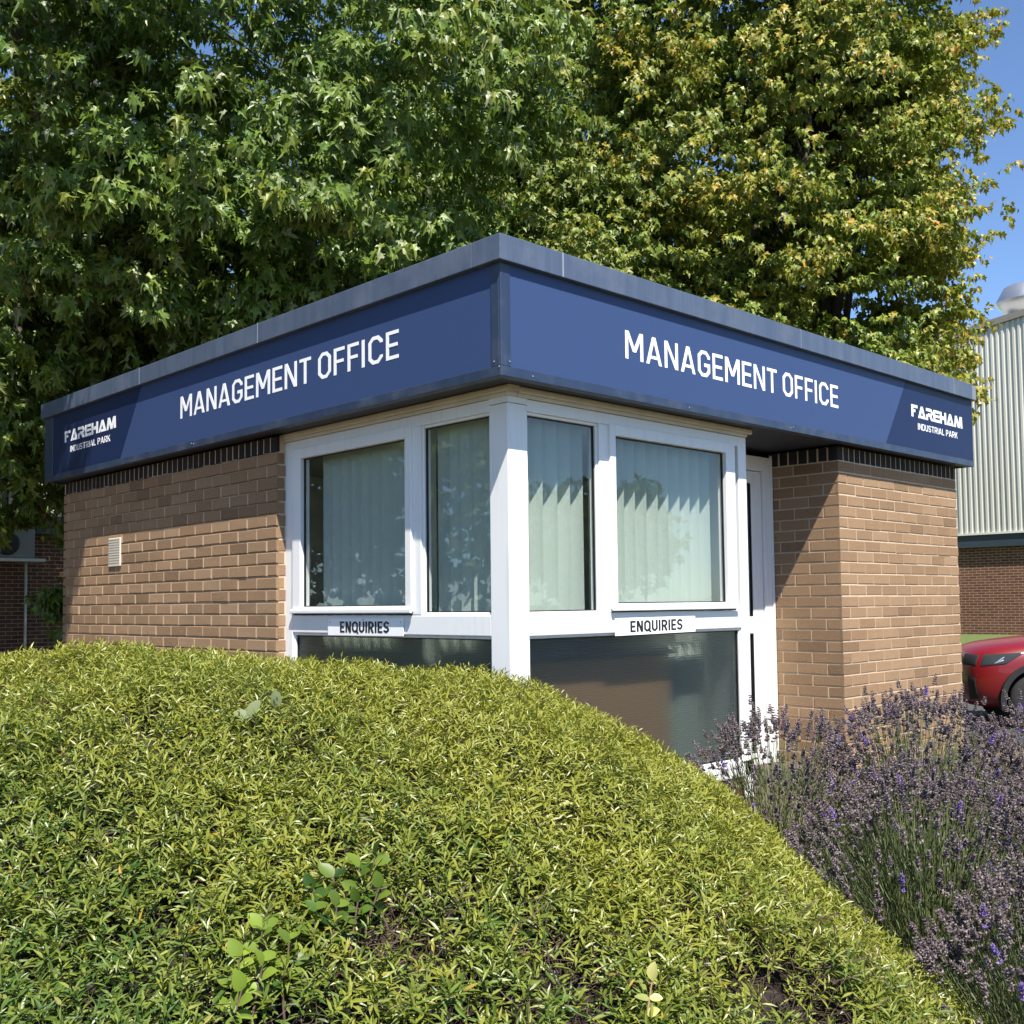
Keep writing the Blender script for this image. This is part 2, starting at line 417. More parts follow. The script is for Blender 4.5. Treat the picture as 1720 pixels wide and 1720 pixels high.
q = (ii*ny+jj).ravel()
tag(link('ground', np_mesh('ground', GV, [np.stack([q, q+ny, q+ny+1, q+1], 1)], smooth=True), M['ground']), kind='structure',
    label='soil bed and grass around the office')
b = Bm(); b.box(8.7, 13.7, -40, 13.0, -0.05, 0.012)
tag(b.build('car_park', M['asphalt']), kind='structure', label='asphalt parking strip under the red car')

# ------------------------------------------------------------------ brick walls as laid bricks
def brick_run(V, Fq, origin, du, dn, length, courses, z0, bl=0.215, bh=0.065, j=0.010, phase=0, seed=0, endcut=True, jit=0.0006, perp=None, ch=0.0016):
    """one face of brickwork; du along the wall, dn outward; each brick a chamfered block standing 6 mm proud of the mortar"""
    rr = np.random.default_rng(seed)
    du = np.array(du, float); dn = np.array(dn, float); o = np.array(origin, float); up = np.array([0, 0, 1.0])
    mod = bl + j
    for k in range(courses):
        z = z0 + k*(bh+j) + j/2 + rr.normal(0, 0.0006)
        s = 0.0 if (k+phase) % 2 == 0 else -mod/2
        while s < length - 0.02:
            a = max(s + j/2, j/2*0); e = min(s + bl + j/2, length)
            if s <= 0: a = 0.0 if s < 0 else 0.0
            if e - a < 0.025: s += mod; continue
            dz = rr.normal(0, 0.0009, 4); dd = rr.normal(0, jit)+rr.normal(0, jit*0.3, 4)
            c = ch + abs(rr.normal(0, 0.0008))
            base = len(V)
            za, zb = z, z + bh
            if perp is not None and e < length-0.02: perp.append((o + du*(e-0.001) + up*(za-0.002), o + du*(e+j+0.001) + up*(zb+0.001)))
            for depth, ins in ((-0.02, 0), (-c, 0), (0.0, c)):
                for qi, (uu, zz) in enumerate(((a, za), (e, za), (e, zb), (a, zb))):
                    su = ins*(1 if qi in (0, 3) else -1); sz = ins*(1 if qi < 2 else -1)
                    V.append(o + du*(uu+su) + up*(zz+sz+dz[qi]) + dn*(depth+dd[qi]*(depth > -0.019)))
            for L in (0, 4):
                for qi in range(4):
                    n2 = (qi+1) % 4
                    Fq.append((base+L+qi, base+L+n2, base+L+4+n2, base+L+4+qi))
            Fq.append((base+8, base+9, base+10, base+11))
            s += mod

PERP = []
def brick_obj(name, faces, mat, parent, label=None):
    V, Fq = [], []
    for kw in faces: brick_run(V, Fq, **kw)
    me = np_mesh(name, np.array(V), [np.array(Fq)])
    bm = bmesh.new(); bm.from_mesh(me); bmesh.ops.recalc_face_normals(bm, faces=bm.faces); bm.to_mesh(me); bm.free()
    o = link(name, me, mat, parent)
    if label: o['label'] = label
    return o

ZS, ZB, ZB2, ZC, ZT = 2.533, 2.632, 2.678, 3.152, 3.271
NC = 34; ZW0 = ZS - NC*0.075
XL, WX, WY = 0.141, 0.205, 0.175          # left brick face, left and right window planes
YL0, YL1 = 2.117, 5.36
XP, YP, XR = 3.194, 0.116, 5.018
YD = 0.641
office = empty('office_building', (2.5, 2.7, 0.0), 'small flat-roofed brown brick office with white corner windows and navy roof edge', 'building')
mo = 0.0042
b = Bm()
b.box(XL+0.0165, XL+0.10, YL0+mo, YL1-mo, 0.0, ZB-0.004)                 # left wall mortar
b.box(XP+mo, XP+0.10, YP+mo, YD+1.2, 0.0, ZB-0.004)
b.box(XP+0.10, XR-mo, YP+mo, YP+0.10, 0.0, ZB-0.004)
b.box(XR-0.10, XR-mo, YP+0.10, YL1-mo, 0.0, ZB-0.004)
b.box(XL+0.10, XR-0.10, YL1-0.10, YL1-mo, 0.0, ZB-0.004)
b.box(XL+mo, XL+0.0164, YL0+mo, YL1-mo, ZS+0.004, ZB-0.006)
mort_b = b
brick_obj('brick_wall', [
    dict(origin=(XL, YL0, 0), du=(0, 1, 0), dn=(-1, 0, 0), length=YL1-YL0, courses=NC, z0=ZW0, phase=1, seed=1, jit=0.0012, perp=PERP, ch=0.0030),
    dict(origin=(XL+0.004, YL0, 0), du=(1, 0, 0), dn=(0, -1, 0), length=0.112, courses=NC, z0=ZW0, bl=0.105, phase=0, seed=2),
    dict(origin=(XL, YL1, 0), du=(1, 0, 0), dn=(0, 1, 0), length=XR-XL, courses=NC, z0=ZW0, seed=3)], M['brick'], office)
for (p_, q_) in PERP: mort_b.box(XL+0.0035, XL+0.0170, p_[1], q_[1], p_[2], q_[2])
mort_b.build('mortar_wall', M['mortar'], office)
brick_obj('brick_pier', [
    dict(origin=(XP, YP, 0), du=(1, 0, 0), dn=(0, -1, 0), length=XR-XP, courses=NC, z0=ZW0, phase=1, seed=4),
    dict(origin=(XP, YP+0.004, 0), du=(0, 1, 0), dn=(-1, 0, 0), length=1.25, courses=NC, z0=ZW0, phase=0, seed=5),
    dict(origin=(XR, YP+0.004, 0), du=(0, 1, 0), dn=(1, 0, 0), length=YL1-YP, courses=NC, z0=ZW0, phase=0, seed=6)], M['brick'], office)
brick_obj('soldier_course', [dict(origin=(XL+0.0022, YL0, 0), du=(0, 1, 0), dn=(-1, 0, 0), length=YL1-YL0, courses=1, z0=ZS, bl=0.065, bh=0.092, seed=8)], M['dark_brick'], office)
brick_obj('soldier_course', [
    dict(origin=(XP, YP+0.0022, 0), du=(1, 0, 0), dn=(0, -1, 0), length=XR-XP, courses=1, z0=ZS, bl=0.065, bh=0.092, seed=9),
    dict(origin=(XP+0.0022, YP+0.004, 0), du=(0, 1, 0), dn=(-1, 0, 0), length=1.2, courses=1, z0=ZS, bl=0.065, bh=0.092, seed=10),
    dict(origin=(XR+0.002, YP+0.004, 0), du=(0, 1, 0), dn=(1, 0, 0), length=YL1-YP, courses=1, z0=ZS, bl=0.065, bh=0.092, seed=12)], M['dark_brick'], office)

# roof, coping, flange, corner trims
EX, EY = 5.085, 5.41
b = Bm()
b.box(0.02, EX-0.02, 0.02, EY-0.02, ZB2+0.004, ZC)       # timber box behind the signs
b.build('fascia_backing', M['navy'], office)
b = Bm(); b.box(0.004, EX-0.004, 0.004, EY-0.004, ZB+0.012, ZB2); b.build('soffit', M['soffit'], office)
b = Bm()
fl = 0.05
b.box(0, EX, 0, 0.006, ZB, ZB2); b.box(0, 0.006, 0.006, EY, ZB, ZB2)
b.box(EX-0.006, EX, 0.006, EY, ZB, ZB2); b.box(0.006, EX-0.006, EY-0.006, EY, ZB, ZB2)
b.box(0.006, EX-0.006, 0.006, fl, ZB, ZB+0.006); b.box(0.006, fl, fl, EY-0.006, ZB, ZB+0.006)
b.build('bottom_flange', M['navy'], office, 0.0015)
b = Bm(); b.box(0.0, 0.062, 0.0, 0.012, ZB2, ZC); b.box(0.0, 0.012, 0.012, 0.066, ZB2, ZC); b.build('corner_trim', M['navy'], office, 0.002)
b = Bm(); b.box(0.0, 0.012, 5.245, EY, ZB2, ZC); b.build('corner_trim', M['navy'], office, 0.002)
b = Bm(); b.box(5.072, EX, 0.0, 0.012, ZB2, ZC); b.build('corner_trim', M['navy'], office, 0.002)
b = Bm()
c = 0.029
def cop(x0, x1, y0, y1): b.box(x0, x1, y0, y1, ZC, ZT)
cop(-c, 5.03, -c, 0.16)
cop(-c, 0.16, 0.16, EY+0.02)
cop(4.93, EX+c, 0.16, EY+0.02); cop(0.16, 4.93, EY-0.17, EY+0.02)
b.build('coping', M['coping'], office, 0.004, 2)
b = Bm(); b.box(5.032, EX+c, -c+0.004, 0.158, ZC+0.002, ZT-0.003); b.build('coping_end', M['zinc'], office, 0.004)
b = Bm(); b.box(0.16, 4.93, 0.16, EY-0.17, ZC, ZT-0.06); b.build('roof', M['felt'], office)
for x in (0.385, 2.52, 4.70):
    b = Bm(); b.box(x-(0.0045 if x < 1 else 0.0015), x+(0.0045 if x < 1 else 0.0015), -c-0.0015, -c+0.003, ZC+0.002, ZT+0.001); b.build('coping_seam', M['seam'], office)
for y in (2.05, 3.62):
    b = Bm(); b.box(-c-0.0015, -c+0.003, y-0.002, y+0.002, ZC+0.002, ZT+0.001); b.build('coping_seam', M['seam'], office)
for (x, y, z) in ((-0.001, 0.045, 2.70), (-0.001, 0.012, 2.672), (-0.001, 2.88, 2.655), (-0.001, 2.91, 2.661)):
    b = Bm(); b.lathe((x, y, z), (-1, 0, 0), [(0, 0.0045), (0.003, 0.003)], 8); b.build('fixing_screw', M['seam'], office)
for (x, z) in ((0.052, 2.70), (0.20, 2.653), (2.42, 2.652), (2.45, 2.659), (3.9, 2.650), (1.4, 2.652)):
    b = Bm(); b.lathe((x, -0.001, z), (0, -1, 0), [(0, 0.0045), (0.003, 0.003)], 8); b.build('fixing_screw', M['seam'], office)

# ------------------------------------------------------------------ corner window
FR = M['upvc']
b = Bm()
b.box(WX, WX+0.13, WY, WY+0.13, 0.30, 2.560)                         # corner post
b.build('corner_post', FR, office, 0.004, 2)
def wf(b, side, s0, s1, z0, z1, proud=0.0, depth=0.07):
    if side == 'L': b.box(WX-proud, WX+depth, s0, s1, z0, z1)
    else: b.box(s0, s1, WY-proud, WY+depth, z0, z1)
for side in 'LR':
    b = Bm(); c = Bm(); g = Bm(); gg = Bm(); lo = Bm()
    if side == 'L':
        p0 = WY+0.132; pR = 0.829; m1 = 0.905; cs1 = 2.012; j1 = 2.125; gl0 = 0.945; gl1 = 1.934; fx0 = 0.322
    else:
        p0 = WX+0.132; pR = 0.857; m1 = 0.940; cs1 = 2.050; j1 = 2.200; gl0 = 0.974; gl1 = 1.968; fx0 = 0.322+0.018
        fx0 = 0.340
    zl, zt0, zt1, zg, zh = 0.668, 1.447, 1.549, 2.530, 2.560
    wf(b, side, p0-0.003, j1, 0.575, zl, 0.0)                     # bottom rail
    wf(b, side, p0-0.003, j1-0.085, zt0, zt1)                     # transom
    wf(b, side, p0-0.003, j1-0.085, zg, zh+0.03)                  # head
    wf(b, side, pR, m1, zt1, zg)                                  # mullion
    wf(b, side, j1-0.085, j1, 0.575 if side == 'L' else 0.30, zh+0.03)   # jamb
    b.build('window_frame', FR, office, 0.005, 2)
    # beads (thin sloping lips round the fixed panes)
    bd = Bm()
    def ring(B, s0, s1, z0, z1, w, proud, depth):
        wf(B, side, s0, s1, z0, z0+w, proud, depth); wf(B, side, s0, s1, z1-w, z1, proud, depth)
        wf(B, side, s0, s0+w, z0+w, z1-w, proud, depth); wf(B, side, s1-w, s1, z0+w, z1-w, proud, depth)
    ring(bd, p0-0.002, pR+0.002, zt1-0.002, zg+0.002, 0.016, -0.012, 0.06)
    ring(bd, p0-0.002, j1-0.083, zl-0.002, zt0+0.002, 0.016, -0.012, 0.06)
    bd.build('glazing_bead', FR, office, 0.004)
    # casement leaf, 14 mm proud
    ring(c, m1-0.022, cs1+0.012, 1.566, 2.520, 0.001, 0.014, 0.03)
    c.bm.free(); c = Bm()
    wf(c, side, m1-0.012, gl0, 1.568, 2.538, 0.016, 0.05); wf(c, side, gl1, cs1+0.010, 1.568, 2.538, 0.016, 0.05)
    wf(c, side, gl0-0.001, gl1+0.001, 2.476, 2.538, 0.016, 0.05); wf(c, side, gl0-0.001, gl1+0.001, 1.568, 1.599, 0.016, 0.05)
    wf(c, side, m1-0.018, cs1+0.014, 1.560, 1.584, 0.030, -0.014)
    cas = c.build('casement', FR, office, 0.005, 2)
    # gaskets
    def gk(B, s0, s1, z0, z1, off):
        w = 0.007
        wf(B, side, s0, s1, z0, z0+w, off, -off+0.012); wf(B, side, s0, s1, z1-w, z1, off, -off+0.012)
        wf(B, side, s0, s0+w, z0+w, z1-w, off, -off+0.012); wf(B, side, s1-w, s1, z0+w, z1-w, off, -off+0.012)
    gk(g, p0+0.013, pR-0.013, zt1+0.013, zg-0.013, -0.024)
    gk(g, gl0-0.001, gl1+0.001, 1.598, 2.477, -0.010)
    gk(g, p0+0.013, j1-0.098, zl+0.013, zt0-0.013, -0.024)
    wf(g, side, m1-0.014, cs1+0.012, 1.551, 1.562, -0.001, 0.02)
    g.build('glazing_gasket', M['gasket'], office)
    for (s0, s1, z0, z1, mt, off) in ((p0+0.012, pR-0.012, zt1+0.012, zg-0.012, M['glass'], 0.030), (gl0-0.002, gl1+0.002, 1.597, 2.478, M['glass'], 0.016), (p0+0.012, j1-0.097, zl+0.012, zt0-0.012, M['obscured'], 0.030)):
        k = Bm(); wf(k, side, s0, s1, z0, z1, -off, off+0.004)
        k.build('window_pane', mt, office)
    # head flashing
    h = Bm()
    if side == 'L':
        h.box(WX-0.020, WX+0.06, WY-0.018, j1+0.03, 2.612, ZB+0.010)
        h.box(WX-0.010, WX+0.06, WY-0.008, j1+0.0, 2.592, 2.612)
    else:
        h.box(WX+0.0605, 2.245, WY-0.020, WY+0.06, 2.612, ZB+0.010)
        h.box(WX+0.0605, 2.205, WY-0.010, WY+0.06, 2.592, 2.612)
        h.box(WX-0.0195, WX+0.06, WY-0.020, WY-0.0185, 2.612, ZB+0.010)
    h.build('head_trim', M['upvc_old'], office, 0.004)
b = Bm()
b.box(WX, WX+0.13, WY, WY+0.13, 2.562, 2.591); b.build('post_cap', FR, office)
# dwarf wall under the windows and the side panel of the window by the door
b = Bm(); b.box(WX+0.01, WX+0.09, WY+0.14, YL0+0.02, 0.0, 0.574); b.box(WX+0.10, 2.2, WY+0.01, WY+0.09, 0.0, 0.574); b.build('plinth', M['far_brick'], office)
b = Bm(); b.box(2.135, 2.195, WY+0.072, YD+0.05, 0.3, 2.6); b.build('side_panel', FR, office, 0.003)
# door in the recess
door = Bm()
fy = YD
b = Bm()
b.box(3.085, 3.186, fy-0.012, fy+0.06, 0.45, 2.60); b.box(2.20, 3.085, fy-0.012, fy+0.06, 2.500, 2.60)
b.box(3.170, 3.190, fy-0.024, fy-0.0125, 0.45, 2.615)
b.build('door_frame', FR, office, 0.004, 2)
door.box(2.955, 3.080, fy+0.002, fy+0.05, 0.47, 2.495); door.box(2.22, 2.345, fy+0.002, fy+0.05, 0.47, 2.495)
door.box(2.345, 2.955, fy+0.002, fy+0.05, 2.410, 2.495); door.box(2.345, 2.955, fy+0.002, fy+0.05, 1.385, 1.500); door.box(2.345, 2.955, fy+0.002, fy+0.05, 0.47, 0.60)
dr = door.build('door', FR, office, 0.005, 2)
b = Bm(); b.box(2.347, 2.953, fy+0.020, fy+0.026, 1.502, 2.408); b.build('door_glass', M['glass'], dr)
b = Bm(); b.box(2.347, 2.953, fy+0.020, fy+0.026, 0.602, 1.383); b.build('door_glass', M['obscured'], dr)
b = Bm()
for (s0, s1, z0, z1) in ((2.945, 2.953, 1.502, 2.408), (2.347, 2.945, 2.400, 2.408), (2.347, 2.945, 1.502, 1.510), (2.945, 2.953, 0.602, 1.383), (2.347, 2.945, 1.375, 1.383)):
    b.box(s0, s1, fy+0.004, fy+0.019, z0, z1)
b.build('door_gasket', M['gasket'], dr)
b = Bm(); b.tube([(2.30, fy-0.002, 1.44), (2.30, fy-0.05, 1.44), (2.42, fy-0.05, 1.44)], 0.010, 8); b.build('door_handle', M['galv'], dr)
# inside of the office
b = Bm()
b.box(0.35, 4.9, 0.35, 5.2, 0.46, 0.50); b.build('interior_floor', M['carpet'], office)
b = Bm()
b.box(0.30, 4.90, 3.4, 3.44, 0.50, 2.60); b.box(3.20, 3.24, 0.75, 3.4, 0.50, 2.60); b.box(0.30, 2.13, 0.30, 0.70, 2.585, 2.605); b.box(0.30, 4.9, 0.705, 3.4, 2.585, 2.605)
b.build('interior_wall', M['plaster'], office)
# blinds
def blind(name, side, spans, zt, zb, label, off, ang):
    e = empty(name, (0.5, 0.5, zt), label, 'blind')
    r = Bm()
    for (s0, s1, n) in spans:
        if side == 'L': r.box(WX+off-0.02, WX+off+0.02, s0, s1, zt, zt+0.03)
        else: r.box(s0, s1, WY+off-0.02, WY+off+0.02, zt, zt+0.03)
    r.build('headrail', M['upvc'], e)
    s = Bm()
    for (s0, s1, n) in spans:
        for i in range(n):
            cpos = s0 + (i+0.5)*(s1-s0)/n + random.uniform(-0.004, 0.004)
            a = ang + random.uniform(-0.05, 0.05)
            h = 0.064
            if side == 'L': cx, cy = WX+off, cpos
            else: cx, cy = cpos, WY+off
            dx, dy = math.cos(a)*h, math.sin(a)*h
            pts = []
            nseg = 7
            nx_, ny_ = -math.sin(a), math.cos(a)
            bow = 0.013
            vs = []
            for k in range(nseg+1):
                u = -1+2*k/nseg
                bx = cx+dx*u+nx_*bow*(1-u*u); by = cy+dy*u+ny_*bow*(1-u*u)
                vs.append((s.bm.verts.new((bx, by, zb+random.uniform(-0.003, 0.003))), s.bm.verts.new((bx, by, zt-0.002))))
            for (a0, a1), (b0, b1) in zip(vs[:-1], vs[1:]):
                s.bm.faces.new([a0, b0, b1, a1])
    bmesh.ops.solidify(s.bm, geom=s.bm.faces[:], thickness=0.0012)
    s.build('slats', M['blind'], e)
    return e
blind('vertical_blind', 'R', [(0.33, 0.82, 5), (0.95, 1.93, 10)], 2.540, 1.50, 'mint vertical blind with sunlit lower half behind the window beside the door', 0.125, R(-52))
blind('vertical_blind', 'L', [(0.33, 0.80, 5), (0.90, 1.85, 10)], 2.540, 1.27, 'grey-green vertical blind in the shaded window beside the long brick wall', 0.125, R(-66))
# desk seen as a brown blur through the obscured glass
e = empty('reception_desk', (1.2, 0.62, 0.5), 'brown wooden desk blurred behind the obscured lower glass', 'desk')
b = Bm(); b.box(0.45, 1.60, 0.33, 0.37, 0.74, 1.305); b.build('front_panel', M['desk_wood'], e)
b = Bm(); b.box(0.44, 1.64, 0.315, 0.95, 1.31, 1.335); b.build('worktop', M['steel_dark'], e, 0.004)
b = Bm(); b.box(0.45, 0.50, 0.47, 0.9, 0.505, 1.28); b.build('side_support', M['desk_wood'], e); b = Bm(); b.box(1.55, 1.60, 0.47, 0.9, 0.505, 1.28); b.build('side_support', M['desk_wood'], e)
e = empty('cabinet', (1.84, 0.75, 0.5), 'pale green cabinet blurred behind the right end of the obscured glass', 'cabinet')
b = Bm(); b.box(1.70, 1.99, 0.42, 0.85, 0.505, 1.36); b.build('carcass', M['blind'], e, 0.004)
b = Bm(); b.box(1.71, 1.98, 0.408, 0.419, 0.52, 1.35); b.build('door', M['blind'], e, 0.003)
# wall vent
b = Bm()
b.box(XL-0.012, XL+0.0, 4.262, 4.468, 1.917, 2.131)
vent = b.build('air_vent', M['vent'], office, 0.004)
b = Bm()
for r_ in range(10):
    for c_ in range(9):
        y = 4.284 + c_*0.0203; z = 1.937 + r_*0.0193
        b.box(XL-0.0135, XL-0.0123, y, y+0.0095, z, z+0.0075)
b.build('vent_holes', M['gasket'], vent)

# ------------------------------------------------------------------ lettering built from strokes
def strip(pts, w, closed=False):
    """mitred strip polygons (quads) along a polyline"""
    P = [Vector((x, y)) for x, y in pts]; n = len(P); L = []; Rr = []
    for i in range(n):
        if closed: a, c_ = P[i-1], P[(i+1) % n]
        else: a, c_ = P[max(i-1, 0)], P[min(i+1, n-1)]
        d0 = (P[i]-a).normalized() if (P[i]-a).length > 1e-9 else (c_-P[i]).normalized()
        d1 = (c_-P[i]).normalized() if (c_-P[i]).length > 1e-9 else d0
        n0 = Vector((-d0.y, d0.x)); n1 = Vector((-d1.y, d1.x))
        m = (n0+n1); m = m.normalized() if m.length > 1e-6 else n0
        k = w/2/max(0.4, m.dot(n0))
        L.append(P[i]+m*k); Rr.append(P[i]-m*k)
    quads = []
    for i in range(n if closed else n-1):
        j = (i+1) % n
        quads.append([L[i], Rr[i], Rr[j], L[j]])
    return quads
def rect(x0, y0, x1, y1): return [[Vector((x0, y0)), Vector((x1, y0)), Vector((x1, y1)), Vector((x0, y1))]]
def para(xb, xt, y0, y1, w): return [[Vector((xb, y0)), Vector((xb+w, y0)), Vector((xt+w, y1)), Vector((xt, y1))]]
def loop(w, s, c=0.16): 
    h = s/2
    return [(h+c, h), (w-h-c, h), (w-h, h+c), (w-h, 1-h-c), (w-h-c, 1-h), (h+c, 1-h), (h, 1-h-c), (h, h+c)]
def glyph(ch, w, s):
    h = s/2; c = 0.15; G = []
    if ch == 'I': G = [rect(0, 0, s, 1)]
    elif ch == 'M': G = [rect(0, 0, s, 1), rect(w-s, 0, w, 1), para(w/2-s*0.55, s*0.1, 0.28, 1, s*1.1), para(w/2-s*0.55, w-s*1.2, 0.28, 1, s*1.1)]
    elif ch == 'N': G = [rect(0, 0, s, 1), rect(w-s, 0, w, 1), para(w-s*1.15, s*0.05, 0, 1, s*1.1)]
    elif ch == 'A': G = [para(0, w/2-s*0.6, 0, 1, s*1.08), para(w-s*1.08, w/2-s*0.48, 0, 1, s*1.08), rect(w*0.22, 0.2, w*0.78, 0.2+s*0.85)]
    elif ch == 'G': G = [strip([(w-h, 0.70), (w-h, 1-h-c), (w-h-c, 1-h), (h+c, 1-h), (h, 1-h-c), (h, h+c), (h+c, h), (w-h-c, h), (w-h, h+c), (w-h, 0.52-h), (w*0.52, 0.52-h)], s)]
    elif ch == 'C': G = [strip([(w-h, 0.72), (w-h, 1-h-c), (w-h-c, 1-h), (h+c, 1-h), (h, 1-h-c), (h, h+c), (h+c, h), (w-h-c, h), (w-h, h+c), (w-h, 0.28)], s)]
    elif ch == 'O': G = [strip(loop(w, s), s, True)]
    elif ch == 'Q': G = [strip(loop(w, s), s, True), para(w*0.86, w*0.55, -0.08, 0.26, s)]
    elif ch == 'E': G = [rect(0, 0, s, 1), rect(s, 0, w, s*0.95), rect(s, 1-s*0.95, w, 1), rect(s, 0.5-s*0.45, w*0.92, 0.5+s*0.45)]
    elif ch == 'F': G = [rect(0, 0, s, 1), rect(s, 1-s*0.95, w, 1), rect(s, 0.5-s*0.5, w*0.9, 0.5+s*0.4)]
    elif ch == 'T': G = [rect(0, 1-s*0.95, w, 1), rect(w/2-h, 0, w/2+h, 1-s*0.95)]
    elif ch == 'L': G = [rect(0, 0, s, 1), rect(s, 0, w, s*0.95)]
    elif ch == 'H': G = [rect(0, 0, s, 1), rect(w-s, 0, w, 1), rect(s, 0.5-h, w-s, 0.5+h)]
    elif ch == 'D': G = [strip([(h, h), (w-h-c, h), (w-h, h+c), (w-h, 1-h-c), (w-h-c, 1-h), (h, 1-h)], s, True)]
    elif ch == 'U': G = [strip([(h, 1), (h, h+c), (h+c, h), (w-h-c, h), (w-h, h+c), (w-h, 1)], s)]
    elif ch == 'S': G = [strip([(w-h, 0.76), (w-h, 1-h-c*0.6), (w-h-c, 1-h), (h+c, 1-h), (h, 1-h-c), (h, 0.5+c), (h+c*0.8, 0.5), (w-h-c*0.8, 0.5), (w-h, 0.5-c), (w-h, h+c), (w-h-c, h), (h+c, h), (h, h+c*0.6), (h, 0.24)], s)]
    elif ch == 'P': G = [rect(0, 0, s, 1), strip([(s, 1-h), (w-h-c, 1-h), (w-h, 1-h-c), (w-h, 0.45+c), (w-h-c, 0.45), (s, 0.45)], s)]
    elif ch == 'R': G = [rect(0, 0, s, 1), strip([(s, 1-h), (w-h-c, 1-h), (w-h, 1-h-c), (w-h, 0.45+c), (w-h-c, 0.45), (s, 0.45)], s), para(w-s*1.05, w*0.42, 0, 0.45-h, s*1.1)]
    elif ch == 'K': G = [rect(0, 0, s, 1), para(s, w-s*1.15, 0.42, 1, s*1.15), para(w-s*1.1, w*0.34, 0, 0.52, s*1.1)]
    # logo letters: wide, heavy, cut
    elif ch == 'f': G = [rect(0, 0, s, 0.74), rect(0, 1-s*0.8, w, 1), rect(s, 0.40, w*0.62, 0.40+s*0.75)]
    elif ch == 'a': G = [para(0.0, w*0.5-s*0.45, 0, 1, s*1.05), para(w-s*1.1, w*0.5-s*0.55, 0, 1, s*1.1), rect(w*0.34, 0, w-s*1.15, s*0.75)]
    elif ch == 'r': G = [rect(0, 0, s, 0.46), strip([(0, 1-h*0.8), (w-h-c, 1-h*0.8), (w-h, 1-h-c), (w-h, 0.5+c), (w-h-c, 0.46), (s, 0.46)], s*0.82), para(w-s*1.1, w*0.45, 0, 0.4, s*1.2)]
    elif ch == 'e': G = [rect(0, 0, s, 1), rect(s, 0, w, s*0.78), rect(s, 1-s*0.78, w, 1), rect(s, 0.5-s*0.36, w, 0.5+s*0.36)]
    elif ch == 'm': G = [para(0, w*0.13, 0, 1, s), para(w*0.44, w*0.12, 0, 1, s*1.1), para(w*0.44, w*0.78-s*0.3, 0, 1, s*1.1), para(w-s, w*0.78-s*0.1, 0, 1, s)]
    return G
def text_mesh(name, text, widths, s, gap, x_span, z0, h, o, du, dn, mat, parent, slant=0.0):
    """text laid along du from o; x_span (start, end) along du; cap height h; each stroke 0.3 mm further out than the last"""
    x = 0.0; items = []; word = 0
    for ch in text:
        if ch == ' ': x += widths.get(' ', 0.4); word += 1; continue
        w = widths.get(ch, widths['*']); items.append((x, w, ch, word)); x += w + gap
    total = x - gap; k = (x_span[1]-x_span[0])/total
    o = Vector(o); du = Vector(du); dn = Vector(dn); Bs = [Bm() for _ in range(word+1)]
    for (x0, w, ch, wi) in items:
        B = Bs[wi]
        for si, stroke in enumerate(glyph(ch, w, s)):
            th = 0.0012 + 0.0003*si
            for quad in stroke:
                pts = [o + du*(x_span[0] + (x0+p.x+p.y*slant)*k) + Vector((0, 0, z0+p.y*h)) for p in quad]
                B.poly(pts, dn, th)
    for B in Bs: B.build(name, mat, parent)
W1 = {'*': 0.66, 'M': 0.84, 'I': 0.165, ' ': 0.24, 'E': 0.56, 'F': 0.54, 'A': 0.76, 'T': 0.62, 'N': 0.68}
W2 = {'f': 1.0, 'a': 1.25, 'r': 1.15, 'e': 1.05, 'H': 1.1, 'm': 1.5, '*': 1.1}
W3 = {'*': 0.74, 'I': 0.13, ' ': 0.42, 'A': 0.86, 'L': 0.60}
def fascia_sign(side, label):
    if side == 'R':
        o, du, dn = (0, 0.004, 0), (1, 0, 0), (0, -1, 0)
        a0, a1 = 0.063, 5.071
        dark = [(5.071, 3.151), (5.071, 2.679), (3.650, 2.679), (3.975, 3.151)]
        t1, t2, t3 = (0.876, 3.010), (4.046, 4.897), (4.142, 4.804)
    else:                                     # reads from the far end towards the corner: du = -y
        o, du, dn = (0.004, 0, 0), (0, -1, 0), (-1, 0, 0)
        a0, a1 = -5.243, -0.067
        dark = [(-5.243, 3.151), (-3.655, 3.151), (-3.990, 2.679), (-5.243, 2.679)]
        t1, t2, t3 = (-3.072, -0.750), (-5.003, -4.065), (-4.893, -4.160)
    e = empty('fascia_sign', (Vector(o)+Vector(du)*((a0+a1)/2)) + Vector((0, 0, 2.68)), label, 'sign')
    O, U, N = Vector(o), Vector(du), Vector(dn)
    B = Bm(); B.poly([O-N*0.010+U*a0+Vector((0, 0, 2.6785)), O-N*0.010+U*a1+Vector((0, 0, 2.6785)), O-N*0.010+U*a1+Vector((0, 0, 3.1515)), O-N*0.010+U*a0+Vector((0, 0, 3.1515))], N, 0.010)
    B.build('board', M['sign_blue'], e)
    B = Bm(); B.poly([O+U*x+Vector((0, 0, z)) for x, z in dark], N, 0.0012); B.build('logo_panel', M['sign_dark'], e)
    text_mesh('lettering', 'MANAGEMENT OFFICE', W1, 0.132, 0.15, t1, 2.8435, 0.145, O, du, dn, M['vinyl'], e)
    O2 = O + N*0.0013
    text_mesh('logo_lettering', 'faReHam'.replace('R', 'r').replace('H', 'H'), W2, 0.30, 0.10, t2, 2.912, 0.088, O2, du, dn, M['vinyl'], e)
    text_mesh('small_lettering', 'INDUSTRIAL PARK', W3, 0.14, 0.20, t3, 2.826, 0.047, O2, du, dn, M['vinyl'], e)
    return e
fascia_sign('L', 'blue fascia sign, dark logo panel at its left end, above the long brick wall')
fascia_sign('R', 'blue fascia sign, dark logo panel at its right end, above the brick pier')

